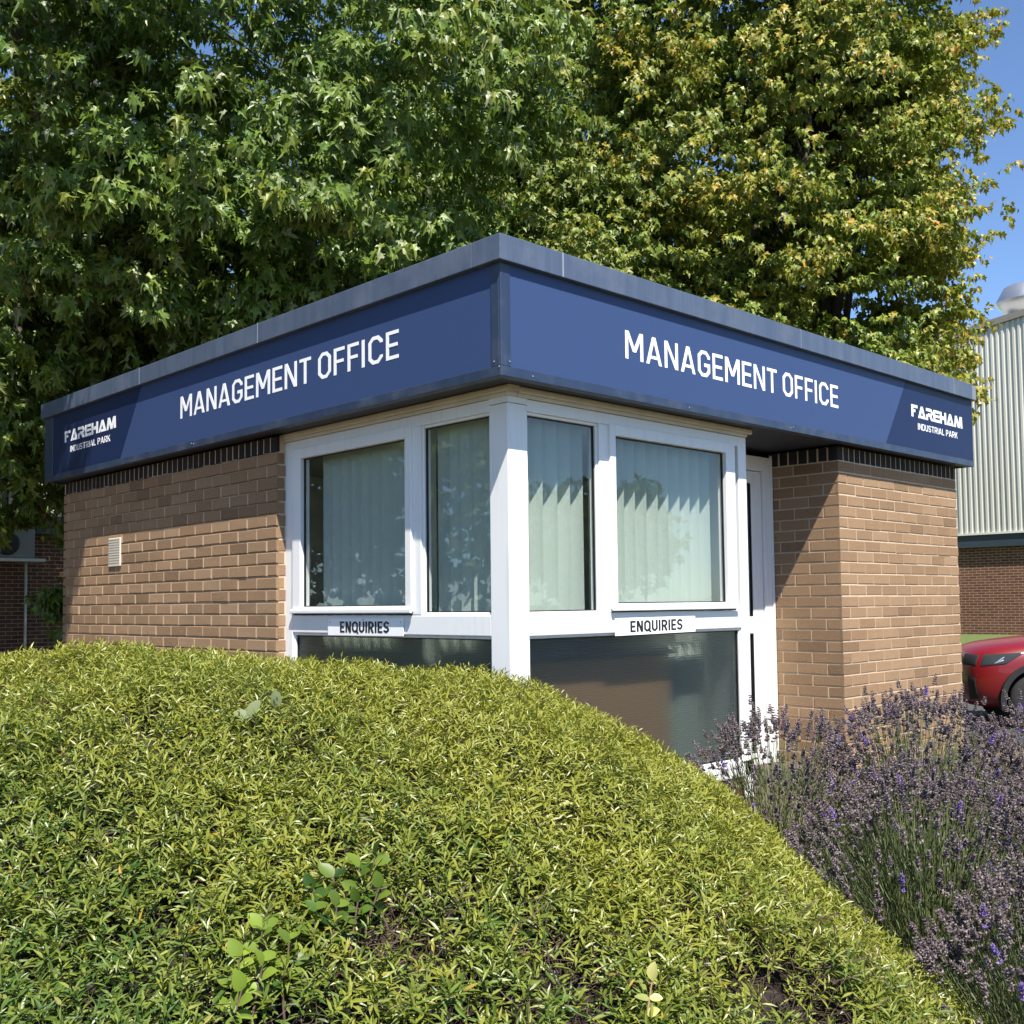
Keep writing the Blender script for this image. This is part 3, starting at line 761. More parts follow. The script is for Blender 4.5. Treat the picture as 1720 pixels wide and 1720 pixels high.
def plate(side, label, s0, s1, z0, z1, tilt):
    if side == 'R': o, du, dn = Vector((s0, WY-0.003, z0)), Vector((1, 0, 0)), Vector((0, -1, 0))
    else: o, du, dn = Vector((WX-0.003, s1, z0)), Vector((0, -1, 0)), Vector((-1, 0, 0))
    W = abs(s1-s0); H = z1-z0
    up = (Vector((0, 0, 1)) - du*tilt).normalized(); du2 = (du + Vector((0, 0, 1))*tilt).normalized()
    e = empty('enquiries_plate', o + du*W/2, label, 'sign')
    B = Bm(); B.poly([o, o+du2*W, o+du2*W+up*H, o+up*H], dn, 0.004); B.build('plate', M['vinyl'], e, 0.001)
    text_mesh('lettering', 'ENQUIRIES', {'*': 0.56, 'I': 0.17, 'N': 0.58, 'Q': 0.62, 'E': 0.48, 'R': 0.56, 'S': 0.54}, 0.165, 0.11, (0.175*W, 0.825*W), z0+0.18*H, 0.64*H, Vector((o.x, o.y, 0))+dn*0.0042, du2, dn, M['black_vinyl'], e)
    for u in (0.03*W, 0.97*W, 0.49*W):
        B = Bm(); B.lathe(o+du2*u+up*(H*0.78 if u != 0.49*W else H*0.93)+dn*0.004, dn, [(0, 0.0042), (0.0016, 0.003)], 8)
        B.build('plate_screw', M['zinc'], e)
plate('L', 'white enquiries plate on the transom of the shaded left window', 0.972, 1.662, 1.437, 1.532, 0.004)
plate('R', 'white enquiries plate on the transom of the sunlit window beside the door', 0.954, 1.646, 1.430, 1.522, 0.008)

# ------------------------------------------------------------------ warehouse behind
wh = empty('warehouse', (26.9, 12.0, 0.4), 'large warehouse with pale ribbed cladding, dark steel beam and red brick base', 'building')
XW, YW = 26.9, 17.5
def ribbed(B, p0, p1, z0, ztop, dn, pitch=0.148, flat=0.055):
    """trapezoidal ribs; ztop(s) gives the roof edge"""
    p0 = Vector(p0); p1 = Vector(p1); L = (p1-p0).length; d = (p1-p0)/L; dn = Vector(dn)
    s = 0.0; prof = []
    while s < L:
        prof += [(s, 0.0), (s+pitch*0.40, 0.0), (s+pitch*0.52, 0.035), (s+pitch*0.88, 0.035)]
        s += pitch
    prof.append((L, 0.0))
    vs = [(B.bm.verts.new(p0+d*a+dn*h+Vector((0, 0, z0))), B.bm.verts.new(p0+d*a+dn*h+Vector((0, 0, ztop(a))))) for a, h in prof]
    for (a0, a1), (b0, b1) in zip(vs[:-1], vs[1:]):
        B.bm.faces.new([a0, b0, b1, a1])
def gable(y):      # roof edge of the right-hand wall climbs towards the near side
    return 9.17 + (8.813-y)*0.131 if y > -8 else 9.17+(8.813+8)*0.131-( -8-y)*0.131
B = Bm(); ribbed(B, (XW, YW, 0), (XW, -6.0, 0), 3.46, lambda s: gable(YW-s), (-1, 0, 0))
ribbed(B, (-5.0, YW, 0), (XW-0.001, YW, 0), 3.46, lambda s: 8.03, (0, -1, 0))
B.build('cladding', M['cladding'], wh)
B = Bm(); B.box(XW-0.07, XW+0.05, -6, YW-0.08, 3.40, 3.459); B.box(-5, XW-0.075, YW-0.07, YW+0.05, 3.40, 3.459); B.build('drip_trim', M['trim_pale'], wh)
B = Bm(); B.box(XW-0.02, XW+0.06, -6, YW-0.03, 3.05, 3.398); B.box(XW-0.10, XW-0.021, -6, YW-0.10, 3.05, 3.085)
B.box(-5, XW-0.025, YW-0.02, YW+0.06, 3.05, 3.398); B.box(-5, XW-0.105, YW-0.10, YW-0.021, 3.05, 3.085); B.build('steel_beam', M['steel_dark'], wh)
B = Bm(); B.box(XW+0.06, XW+0.30, -6, YW+0.3, -0.5, 3.38); B.box(-5, XW+0.06, YW+0.06, YW+0.30, -0.5, 3.38); B.build('brick_base', M['far_brick'], wh)
B = Bm()
for (ya, yb) in ((YW, -6.0),):
    za, zb_ = gable(ya), gable(yb)
    B.poly([(XW-0.10, ya, za-0.02), (XW-0.10, yb, zb_-0.02), (XW-0.10, yb, zb_+0.16), (XW-0.10, ya, za+0.16)], (1, 0, 0), 0.35)
B.box(-5, XW-0.11, YW-0.12, YW+0.3, 7.98, 8.20)
B.build('verge_trim', M['verge'], wh)
B = Bm()
for (ya, yb) in ((YW, -6.0),):
    B.poly([(XW+0.26, ya, gable(ya)-0.10), (XW+0.26, yb, gable(yb)-0.10), (XW+30, yb, gable(yb)-0.10), (XW+30, ya, gable(ya)-0.10)], (0, 0, 1), 0.12)
roof = B.build('roof', M['cladding'], wh)
B = Bm()
B.lathe((28.9, 8.12, 9.2), (0, 0, 1), [(0, 0.40), (0.62, 0.40), (0.66, 0.42), (0.68, 0.52), (1.02, 0.84), (1.05, 0.84), (1.46, 0.62), (1.52, 0.52), (1.56, 0.30), (1.57, 0.05)], 36)
B.build('roof_cowl', M['galv'], roof)
B = Bm(); B.tube([(4.13, YW-0.06, 0.2), (4.13, YW-0.06, 2.50)], 0.025, 8); B.build('drain_pipe', M['trim_pale'], wh)
ac = empty('air_conditioner', (3.9, 17.2, 2.5), 'grey air conditioning unit on the shaded brick wall behind the trunk', 'air conditioner')
B = Bm(); B.box(3.35, 4.15, 17.05, 17.36, 2.56, 3.10); B.build('casing', simple('ac_casing', (0.24, 0.24, 0.225), 0.6), ac, 0.02, 2)
B = Bm(); B.lathe((3.65, 17.045, 2.83), (0, -1, 0), [(0, 0.22), (0.01, 0.22), (0.02, 0.19)], 24); B.build('fan_grille', M['gasket'], ac)
B = Bm(); B.box(3.25, 4.33, 17.0, 17.40, 2.50, 2.555); B.build('bracket', M['trim_pale'], ac)

# ------------------------------------------------------------------ foliage helpers
def rot_frames(d, nrm):
    """columns: side, dir, normal for each leaf; d = leaf direction, nrm approx normal"""
    d = d/np.linalg.norm(d, axis=1, keepdims=True)
    n = nrm - d*np.sum(nrm*d, 1, keepdims=True)
    n = n/np.maximum(np.linalg.norm(n, axis=1, keepdims=True), 1e-6)
    s = np.cross(d, n)
    return np.stack([s, d, n], axis=2)         # (N,3,3)
def place(template, faces, pos, fr, scale, tint):
    """template (k,3); returns V, faces list, tint per vertex"""
    k = len(template); N = len(pos)
    T = template[None]*scale[:, None, None] if scale.ndim == 1 else template[None]*scale[:, None, :]
    V = np.einsum('nij,nkj->nki', fr, T) + pos[:, None, :]
    off = (np.arange(N)*k)[:, None, None]
    fl = [(f[None]+off).reshape(-1, f.shape[1]) for f in faces]
    return V.reshape(-1, 3), fl, np.repeat(tint, k)
def unit(n, r=rng):
    v = r.normal(size=(n, 3)); return v/np.linalg.norm(v, axis=1, keepdims=True)

# maple leaf: two folded halves, five pointed lobes
def maple_template(fold=0.38, droop=0.42):
    half = [(0.0, 0.0), (0.12, -0.02), (0.36, 0.00), (0.20, 0.22), (0.44, 0.40), (0.50, 0.66), (0.24, 0.50), (0.13, 0.60), (0.12, 0.84), (0.0, 1.12)]
    mid = [(0.0, 1.05), (0.0, 0.55), (0.0, 0.0)]
    V = []; 
    def zz(x, y): return fold*abs(x) - droop*(y*y) 
    rh = [(x*0.92, y, zz(x, y)) for x, y in half]
    lh = [(-x*0.92, y, zz(x, y)) for x, y in half[1:-1]]
    V = rh + [(0, 0.52, zz(0, 0.52))] + lh
    n = len(rh); m = n          # index of mid point
    right = list(range(0, n)) + [m]
    left = [0, m, n-1] + [n+1+i for i in range(len(lh)-1, -1, -1)]
    return np.array(V), [np.array([right]), np.array([left])]
MT, MF = maple_template()
def small_template():
    V = np.array([(0, 0, 0), (0.36, 0.12, 0.13), (0.24, 0.34, 0.08), (0.42, 0.58, 0.04), (0.15, 0.62, -0.06), (0, 1.05, -0.34), (0, 0.5, -0.03), (-0.36, 0.12, 0.13), (-0.24, 0.34, 0.08), (-0.42, 0.58, 0.04), (-0.15, 0.62, -0.06)])
    return V, [np.array([[0, 1, 2, 3, 4, 5, 6]]), np.array([[0, 6, 5, 10, 9, 8, 7]])]
ST, SF = small_template()

def make_tree(label, base, lean, blobs, leaf, size, n_spray, per, mat, trunk_r, tint_amt, seed, template, limbs):
    """blobs: list of (center, radii, weight); sprays of leaves fill their outer shells"""
    r = np.random.default_rng(seed)
    t = empty('maple_tree', base, label, 'tree', None)
    # trunk and limbs
    B = Bm(); bx, by, bz = base
    top = Vector((bx+lean[0], by+lean[1], bz+lean[2]))
    p0 = Vector(base)
    pts = [p0 + (top-p0)*(i/7) + Vector((math.sin(i*1.1)*0.10, math.cos(i*0.9)*0.10, 0))*min(1, i) for i in range(8)]
    B.tube(pts, [trunk_r*1.25]+[trunk_r*(1-0.11*i) for i in range(1, 8)], 12)
    B.build('trunk', M['bark'], t)
    L = Bm()
    for k in range(limbs):
        c, rad, w = blobs[k % len(blobs)]
        i0 = random.randint(2, 6); a = pts[i0]
        tgt = Vector(c) + Vector(unit(1, r)[0])*0.75*min(rad)
        if k % 3 == 2: tgt = Vector(c) + Vector((r.normal(), r.normal(), r.normal()*0.7))*0.6*min(rad)
        n = 8; q = []
        for i in range(n):
            u = i/(n-1); q.append(a.lerp(tgt, u) + Vector((0, 0, 0.5*math.sin(u*math.pi))) + Vector(unit(1, r)[0])*0.10*u)
        r0 = trunk_r*0.34
        L.tube(q, [r0*(1-0.85*i/(n-1)) for i in range(n)], 7)
        for s in range(4):
            j = random.randint(2, n-2); e2 = q[j] + Vector(unit(1, r)[0])*random.uniform(0.6, 1.3)
            L.tube([q[j], q[j].lerp(e2, 0.5)+Vector((0, 0, 0.1)), e2], [r0*0.28, r0*0.18, r0*0.07], 5)
    # leaves
    ws = np.array([w for _, _, w in blobs], float); ws /= ws.sum()
    P, D, N, S, TI = [], [], [], [], []
    sg = Bm()
    for (c, rad, w), frac in zip(blobs, ws):
        ns = int(n_spray*frac)
        u = unit(ns, r)
        # clumpy shell: bough centres
        nb = max(6, ns//30)
        bc = unit(nb, r); brad = 0.55 + 0.50*r.random(nb)**0.7
        which = r.integers(0, nb, ns)
        pos = np.array(c) + bc[which]*brad[which][:, None]*np.array(rad) + r.normal(size=(ns, 3))*np.array([0.40, 0.40, 0.19])*min(rad)/3.0
        outw = bc[which]*np.array([1, 1, 0.55]) + r.normal(size=(ns, 3))*0.35
        outw /= np.linalg.norm(outw, axis=1, keepdims=True)
        axis = outw + np.array([0, 0, -0.12]); axis /= np.linalg.norm(axis, axis=1, keepdims=True)
        ln = size*r.uniform(1.4, 3.4, ns)
        tip = np.clip((np.linalg.norm((pos-np.array(c))/np.array(rad), axis=1)-0.80)*2.2, 0, 1)
        for j in range(per):
            f = (j+0.3*r.random(ns))/per
            side = unit(ns, r); side -= axis*np.sum(side*axis, 1, keepdims=True)
            side /= np.maximum(np.linalg.norm(side, axis=1, keepdims=True), 1e-5)
            side[:, 2] *= 0.5
            pp = pos + axis*(ln*f)[:, None] + side*(size*0.45)
            d = axis*0.55 + side*0.9 + np.array([0, 0, -0.80]) + r.normal(size=(ns, 3))*0.32
            nn = np.array([0, 0, 1.0])*0.85 + outw*0.55 + r.normal(size=(ns, 3))*0.55
            P.append(pp); D.append(d); N.append(nn); S.append(size*r.uniform(0.65, 1.2, ns)); TI.append(np.clip(tint_amt*tip*f*1.3*r.random(ns), 0, 1))
    P = np.concatenate(P); D = np.concatenate(D); N = np.concatenate(N); S = np.concatenate(S); TI = np.concatenate(TI)
    # keep foliage out of the office and off its lower front
    ok = ~((P[:, 0] > -0.3) & (P[:, 0] < 5.4) & (P[:, 1] > -0.3) & (P[:, 1] < 5.7) & (P[:, 2] < 3.45)) & (P[:, 2] > 0.7)
    P, D, N, S, TI = P[ok], D[ok], N[ok], S[ok], TI[ok]
    V, fl, tt = place(template[0], template[1], P, rot_frames(D, N), S, TI)
    L.build('limbs', M['bark'], t)
    link('crown', np_mesh('crown', V, fl, attrs={'tint': tt}), leaf, t)
    return t

FH = np.array([math.cos(YAW), math.sin(YAW)]); RH = np.array([math.sin(YAW), -math.cos(YAW)])
def rd(r, d, z): 
    p = np.array([CAM.x, CAM.y]) + RH*r + FH*d
    return (float(p[0]), float(p[1]), z)
TL, TLF = MT, MF
make_tree('big-leaved maple with low dark boughs hanging over the left end of the office roof', (0.25, 10.35, 0.0), (1.5, -1.5, 9.5),
    [(rd(-4.3, 10.8, 7.4), (3.6, 3.6, 3.9), 1.0), (rd(-1.9, 10.2, 6.2), (2.3, 2.3, 2.6), 0.62), (rd(-5.4, 11.3, 4.5), (2.4, 2.4, 1.9), 0.45), (rd(-2.6, 10.8, 4.0), (2.3, 2.0, 1.2), 0.30), (rd(-2.9, 9.3, 5.0), (1.5, 1.5, 0.9), 0.22), (rd(-5.4, 12.6, 4.0), (1.6, 1.4, 1.0), 0.16),
     ((-1.3, 3.5, 6.4), (0.6, 0.6, 0.65), 0.12), ((1.0, 12.8, 8.2), (3.4, 3.4, 3.2), 0.7), ((2.2, 14.9, 5.2), (1.9, 1.6, 1.4), 0.30), (rd(-5.05, 12.2, 2.3), (0.45, 0.6, 0.9), 0.05), (rd(-5.2, 9.0, 9.0), (2.2, 2.2, 1.8), 0.25)],  # overhead and rear boughs added, mostly out of view, to shade coping and wall
    M['leaf_left'], 0.108, 15000, 12, None, 0.27, 0.7, 21, (TL, TLF), 26)
make_tree('mid-green maple behind the office roof corner, between the other two maples', (8.4, 7.2, 0.0), (-0.4, 0.3, 10.5),
    [(rd(0.9, 14.6, 7.6), (2.7, 2.7, 5.2), 1.0), (rd(0.5, 13.6, 5.0), (2.1, 2.1, 1.9), 0.35), (rd(-0.8, 14.6, 8.4), (2.0, 2.0, 3.2), 0.35)],
    M['leaf_mid'], 0.098, 11500, 12, None, 0.24, 1.2, 22, (ST, SF), 22)
make_tree('yellow-tipped maple with tall straight crown beside the warehouse and red car', (9.6, 4.0, 0.0), (0.3, -0.2, 10.8),
    [(rd(3.4, 13.9, 8.1), (2.35, 2.45, 5.6), 1.0), (rd(3.5, 13.3, 4.8), (2.0, 2.1, 2.2), 0.40), (rd(4.45, 14.2, 6.5), (1.15, 1.35, 3.8), 0.42), (rd(4.8, 14.3, 10.0), (1.25, 1.4, 2.3), 0.42)],
    M['leaf_right'], 0.090, 15000, 12, None, 0.24, 1.7, 23, (ST, SF), 22)

# ------------------------------------------------------------------ hedge
def hedge_z(r, d):
    r = np.asarray(r, float); d = np.asarray(d, float)
    H = np.interp(r, [-3.0, -1.87, -1.13, -0.57, -0.13, 0.087, 0.305, 0.52, 0.74, 0.96, 1.18, 1.39, 1.60, 1.8],
                     [1.40, 1.40, 1.435, 1.378, 1.322, 1.272, 1.168, 1.03, 0.90, 0.71, 0.52, 0.33, 0.10, -0.1])
    P = np.interp(d, [1.0, 1.25, 1.6, 2.1, 2.6, 3.2, 3.8, 4.2, 4.55, 4.8, 4.95], [0.0, 0.12, 0.36, 0.60, 0.79, 0.94, 1.0, 0.985, 0.90, 0.60, 0.0])
    # the near right shoulder bulges forward
    ex = 0.07*np.exp(-((r-0.75)/0.45)**2)*np.exp(-((d-2.3)/0.5)**2)
    wob = 0.018*np.sin(r*3.1+d*1.7)+0.016*np.sin(r*5.3-d*4.1+1.0)+0.012*np.sin(d*8.0+r*7.0)
    return H*P + ex + wob*P
hedge = empty('hedge', rd(-0.4, 3.2, 0.0), 'rounded clipped green hedge filling the foreground below the windows', 'hedge')
# inner litter surface, coloured near-black to put shade into the gaps
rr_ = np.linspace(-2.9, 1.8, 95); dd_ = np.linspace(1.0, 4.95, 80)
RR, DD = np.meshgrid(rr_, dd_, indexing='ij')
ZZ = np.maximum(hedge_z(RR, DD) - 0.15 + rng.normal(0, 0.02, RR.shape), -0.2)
PP = np.array([CAM.x, CAM.y])[None, None] + RR[..., None]*RH + DD[..., None]*FH
HV = np.concatenate([PP, ZZ[..., None]], -1).reshape(-1, 3)
ii, jj = np.meshgrid(np.arange(len(rr_)-1), np.arange(len(dd_)-1), indexing='ij'); q = (ii*len(dd_)+jj).ravel(); nd = len(dd_)
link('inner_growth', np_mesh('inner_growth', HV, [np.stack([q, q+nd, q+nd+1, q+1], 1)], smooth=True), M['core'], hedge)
def surf_pts(n, r):
    a = r.uniform(-2.7, 1.72, n*8); b_ = r.uniform(1.15, 4.9, n*8)
    keep = (np.abs(a) < b_*0.53+0.35)
    e = 0.02
    z = hedge_z(a, b_); gr = (hedge_z(a+e, b_)-z)/e; gd = (hedge_z(a, b_+e)-z)/e
    w = np.sqrt(1+gr**2+gd**2); keep &= (z > 0.15) & (r.random(n*8) < np.minimum(w/3.0, 1))
    # bare patches where brown twigs show
    for (hr, hd, hs, st) in ((-0.46, 1.98, 0.15, 0.9), (0.62, 2.42, 0.17, 0.85), (0.10, 2.30, 0.10, 0.75), (0.80, 2.75, 0.10, 0.6), (-0.28, 2.35, 0.09, 0.6), (1.0, 2.2, 0.1, 0.6)):
        keep &= ~((np.hypot(a-hr, b_-hd) < hs*(0.7+0.6*r.random(n*8))) & (r.random(n*8) < st))
    # patchy density
    pat = np.sin(a*9.1+b_*5.3)+np.sin(a*13.7-b_*11.0+2)+np.sin(b_*17+a*3)
    keep &= r.random(n*8) < np.clip(0.86+0.10*pat, 0.4, 1)
    a, b_, z, gr, gd = (x[keep][:n] for x in (a, b_, z, gr, gd))
    pos = np.concatenate([np.array([CAM.x, CAM.y]) + a[:, None]*RH + b_[:, None]*FH, z[:, None]], 1)
    nrm = np.concatenate([-(gr[:, None]*RH + gd[:, None]*FH), np.ones((len(a), 1))], 1); nrm /= np.linalg.norm(nrm, axis=1, keepdims=True)
    return pos, nrm, a, b_
def lance_template(w=0.098, bend=0.16, fold=0.05):
    st = [(0.0, 0.0), (0.30, 0.85), (0.62, 0.95), (1.0, 0.0)]
    V = [(0, 0, 0)]
    for t_, k in st[1:3]:
        zc = -bend*t_*t_
        V += [(-w*k, t_, zc+fold), (0, t_, zc), (w*k, t_, zc+fold)]
    V.append((0, 1.0, -bend))
    F3 = np.array([[0, 2, 1], [0, 3, 2], [7, 4, 5], [7, 5, 6]]); F4 = np.array([[1, 2, 5, 4], [2, 3, 6, 5]])
    return np.array(V), [F3, F4]
LT, LF = lance_template()
r = np.random.default_rng(5)
pos, nrm, a_, b__ = surf_pts(33000, r)
ns = len(pos)
axis = nrm*0.6 + np.array([0, 0, 0.75]) + r.normal(size=(ns, 3))*0.35; axis /= np.linalg.norm(axis, axis=1, keepdims=True)
sink = r.random(ns)**1.6*0.085 - 0.020
pos0 = pos - nrm*sink[:, None]
big = np.where(r.random(ns) < 0.12, 1.25, 1.0)*np.interp(b__, [1.6, 2.4, 3.2, 4.5], [1.06, 1.0, 0.86, 0.80])
dry = (np.sin(a_*2.3+1)+np.sin(b__*3.1)+np.sin(a_*6.1+b__*4.7)) 
P, D, N, S, TI = [], [], [], [], []
ph0 = r.random(ns)*6.28; shoot_t = r.normal(0, 0.22, ns)
tu = np.cross(axis, np.array([0.3, 0.5, 0.81])); tu /= np.linalg.norm(tu, axis=1, keepdims=True); tv = np.cross(axis, tu)
for k in range(9):
    lvl = k//2
    ang = ph0 + (k % 2)*math.pi + lvl*1.45 + r.normal(0, 0.3, ns)
    rad = tu*np.cos(ang)[:, None] + tv*np.sin(ang)[:, None]
    el = np.clip(np.interp(lvl, [0, 4], [0.10, 0.95]) + r.normal(0, 0.22, ns), -0.5, 1.4)
    d = rad*np.cos(el)[:, None] + axis*np.sin(el)[:, None]
    d[:, 2] -= 0.05
    pp = pos0 + axis*(-0.030 + lvl*0.010)[..., None] if isinstance(lvl, np.ndarray) else pos0 + axis*(-0.030+lvl*0.010)
    n_ = axis - d*np.sum(axis*d, 1, keepdims=True)*0.9 + r.normal(size=(ns, 3))*0.22
    P.append(pp); D.append(d); N.append(n_)
    ln = 0.0415*r.uniform(0.72, 1.22, ns)*big*(1.0-0.09*lvl)
    S.append(ln)
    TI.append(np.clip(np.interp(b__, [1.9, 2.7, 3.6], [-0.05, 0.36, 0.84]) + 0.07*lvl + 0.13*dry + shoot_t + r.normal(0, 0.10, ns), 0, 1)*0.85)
P = np.concatenate(P); D = np.concatenate(D); N = np.concatenate(N); S = np.concatenate(S); TI = np.concatenate(TI)
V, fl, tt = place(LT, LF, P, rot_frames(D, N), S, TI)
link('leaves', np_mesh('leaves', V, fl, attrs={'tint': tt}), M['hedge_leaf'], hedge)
# twigs under the leaves: three-sided sticks
def sticks(p, d, ln, rad, sides=3, curve=0.12, r=rng):
    n = len(p); d = d/np.linalg.norm(d, axis=1, keepdims=True)
    u = np.cross(d, np.array([0.2, 0.4, 0.9])); u /= np.maximum(np.linalg.norm(u, axis=1, keepdims=True), 1e-5); w = np.cross(d, u)
    bend = (u*r.normal(size=(n, 1)) + w*r.normal(size=(n, 1)))*curve
    V = []
    for t_, k in ((0, 1.0), (0.5, 0.8), (1.0, 0.5)):
        c = p + d*(ln*t_)[:, None] + bend*(ln*4*t_*(1-t_)*0.5)[:, None]
        for s in range(sides):
            an = 2*math.pi*s/sides
            V.append(c + (u*math.cos(an)+w*math.sin(an))*(rad*k)[:, None])
    V = np.stack(V, 1); F_ = []
    for L_ in (0, sides):
        for s in range(sides):
            F_.append([L_+s, L_+(s+1) % sides, L_+sides+(s+1) % sides, L_+sides+s])
    F_ = np.array(F_); off = (np.arange(n)*3*sides)[:, None, None]
    return V.reshape(-1, 3), (F_[None]+off).reshape(-1, 4), 3*sides
tp, tn, _, _ = surf_pts(11000, r)
td = tn*0.5 + np.array([0, 0, 0.5]) + r.normal(size=tp.shape)*0.55
# more bare brown twigs in the open patches
hx = np.concatenate([r.normal((hr, hd), hs*0.75, (260, 2)) for (hr, hd, hs) in ((-0.46, 1.98, 0.17), (0.62, 2.42, 0.19), (0.10, 2.30, 0.12), (0.80, 2.75, 0.12), (-0.28, 2.35, 0.11), (1.0, 2.2, 0.12))])
hxy = np.array([CAM.x, CAM.y]) + hx[:, :1]*RH + hx[:, 1:]*FH
tp = np.concatenate([tp, np.concatenate([hxy, (hedge_z(hx[:, 0], hx[:, 1]) - r.uniform(0.0, 0.08, len(hx)))[:, None]], 1)])
tn = np.concatenate([tn, np.tile([0, 0, 1.0], (len(hx), 1))]); td = np.concatenate([td, r.normal(size=(len(hx), 3))*np.array([1, 1, 0.7])])
ln = r.uniform(0.05, 0.13, len(tp))
V, F4, _ = sticks(tp - td/np.linalg.norm(td, axis=1, keepdims=True)*ln[:, None] - tn*0.015, td, ln, r.uniform(0.0007, 0.0018, len(tp)), r=r, curve=0.32)
link('twigs', np_mesh('twigs', V, [F4]), M['twig'], hedge)

# sprigs of other plants growing through the hedge
def oval_template(w=0.34, bend=0.15, fold=0.10):
    ys = [0, 0.12, 0.35, 0.62, 0.86, 1.0]; ks = [0.0, 0.62, 1.0, 0.95, 0.55, 0.0]
    V = [(0, 0, 0)]
    for y, k in zip(ys[1:-1], ks[1:-1]): V += [(-w*k, y, fold*k-bend*y*y), (0, y, -bend*y*y), (w*k, y, fold*k-bend*y*y)]
    V.append((0, 1.0, -bend)); e = len(V)-1
    F3 = np.array([[0, 2, 1], [0, 3, 2], [e, e-3, e-2], [e, e-2, e-1]])
    F4 = []
    for i in range(3):
        b_ = 1+3*i; F4 += [[b_, b_+1, b_+4, b_+3], [b_+1, b_+2, b_+5, b_+4]]
    return np.array(V), [F3, np.array(F4)]
OT, OF = oval_template()
def hedge_point(rr0, d0, lift=0.0):
    x, y, _ = rd(rr0, d0, 0); return np.array([x, y, float(hedge_z(rr0, d0))+lift])
def sprig(name, label, cat, stems, mat, stem_mat, size, tint, seed, per=7):
    r = np.random.default_rng(seed)
    p0 = stems[0][0]; e = empty(name, tuple(p0), label, cat)
    B = Bm(); P, D, N, S, T = [], [], [], [], []
    for (a, b_, tn) in stems:
        a = np.array(a); b_ = np.array(b_); mid = (a+b_)/2 + r.normal(0, 0.008, 3)
        B.tube([a, mid, b_], [0.0034, 0.0028, 0.0016], 6)
        ax = (b_-a)/np.linalg.norm(b_-a)
        for k in range(per):
            f = 1.0 - (k//2)*0.11 + r.normal(0, 0.02); f = max(f, 0.25)
            c = a + (b_-a)*f
            an = k*math.pi + (k//2)*1.5 + r.normal(0, 0.35)
            u = np.cross(ax, [0.3, 0.6, 0.7]); u /= np.linalg.norm(u); w = np.cross(ax, u)
            d = u*math.cos(an)+w*math.sin(an) + ax*(0.25 if k > 1 else 0.9)
            P.append(c); D.append(d); N.append(ax*0.45+np.array([-0.6, -0.6, 0.55])+r.normal(0, 0.2, 3)); S.append(size*r.uniform(0.75, 1.15)); T.append(np.clip(tn+r.normal(0, 0.15), 0, 1))
    V, fl, tt = place(OT, OF, np.array(P), rot_frames(np.array(D), np.array(N)), np.array(S), np.array(T))
    B.build('stem', stem_mat, e)
    link('leaves', np_mesh('leaves', V, fl, attrs={'tint': tt}, smooth=True), mat, e)
    return e
hp = hedge_point
stems_ = []
for (r_, d_, tn_, lf_) in ((-0.53, 2.10, 0.9, 0.02), (-0.50, 2.14, 0.8, 0.03), (-0.55, 2.16, 0.75, 0.02), (-0.52, 2.22, 0.6, 0.03), (-0.46, 2.20, 0.45, 0.025), (-0.42, 2.28, 0.2, 0.03), (-0.38, 2.30, 0.15, 0.035), (-0.34, 2.33, 0.1, 0.03), (-0.40, 2.38, 0.3, 0.035), (-0.35, 2.42, 0.3, 0.035), (-0.30, 2.38, 0.15, 0.03), (-0.44, 2.36, 0.15, 0.02), (-0.32, 2.47, 0.4, 0.03), (-0.50, 1.93, 0.85, 0.01), (-0.46, 1.99, 0.8, 0.0)):
    stems_.append((hp(r_+random.uniform(-0.03, 0.03), d_-0.10, -0.09), hp(r_, d_, lf_), tn_))
sprig('euonymus_sprig', 'glossy round-leaved sprig, pale lime to dark green, growing through the hedge', 'plant',
    stems_, M['shiny_leaf'], M['twig'], 0.040, 0.5, 31, 9)
sprig('variegated_sprig', 'cream-edged leafy sprig on a bare stem, right of the middle of the hedge', 'plant',
    [(hp(0.20, 2.00, -0.06), hp(0.275, 2.22, 0.05), 0.15)], M['cream_leaf'], M['shoot'], 0.036, 0.2, 32, 6)
sprig('variegated_sprig', 'low cream-yellow sprig at the bottom edge of the hedge', 'plant',
    [(hp(0.07, 1.86, -0.08), hp(0.10, 1.99, 0.03), 0.0), (hp(0.09, 1.86, -0.08), hp(0.13, 1.97, 0.02), 0.05)], M['cream_leaf'], M['shoot'], 0.036, 0.2, 33, 6)
sprig('bindweed', 'blue-green broad leaves lying on top of the hedge below the enquiries plate', 'plant',
    [(hp(-0.74, 3.08, -0.05), hp(-0.76, 3.08, 0.004), 0.0), (hp(-0.74, 3.08, -0.05), hp(-0.70, 3.15, 0.004), 0.0)], M['lav_leaf'], M['twig'], 0.050, 0.2, 34, 2)

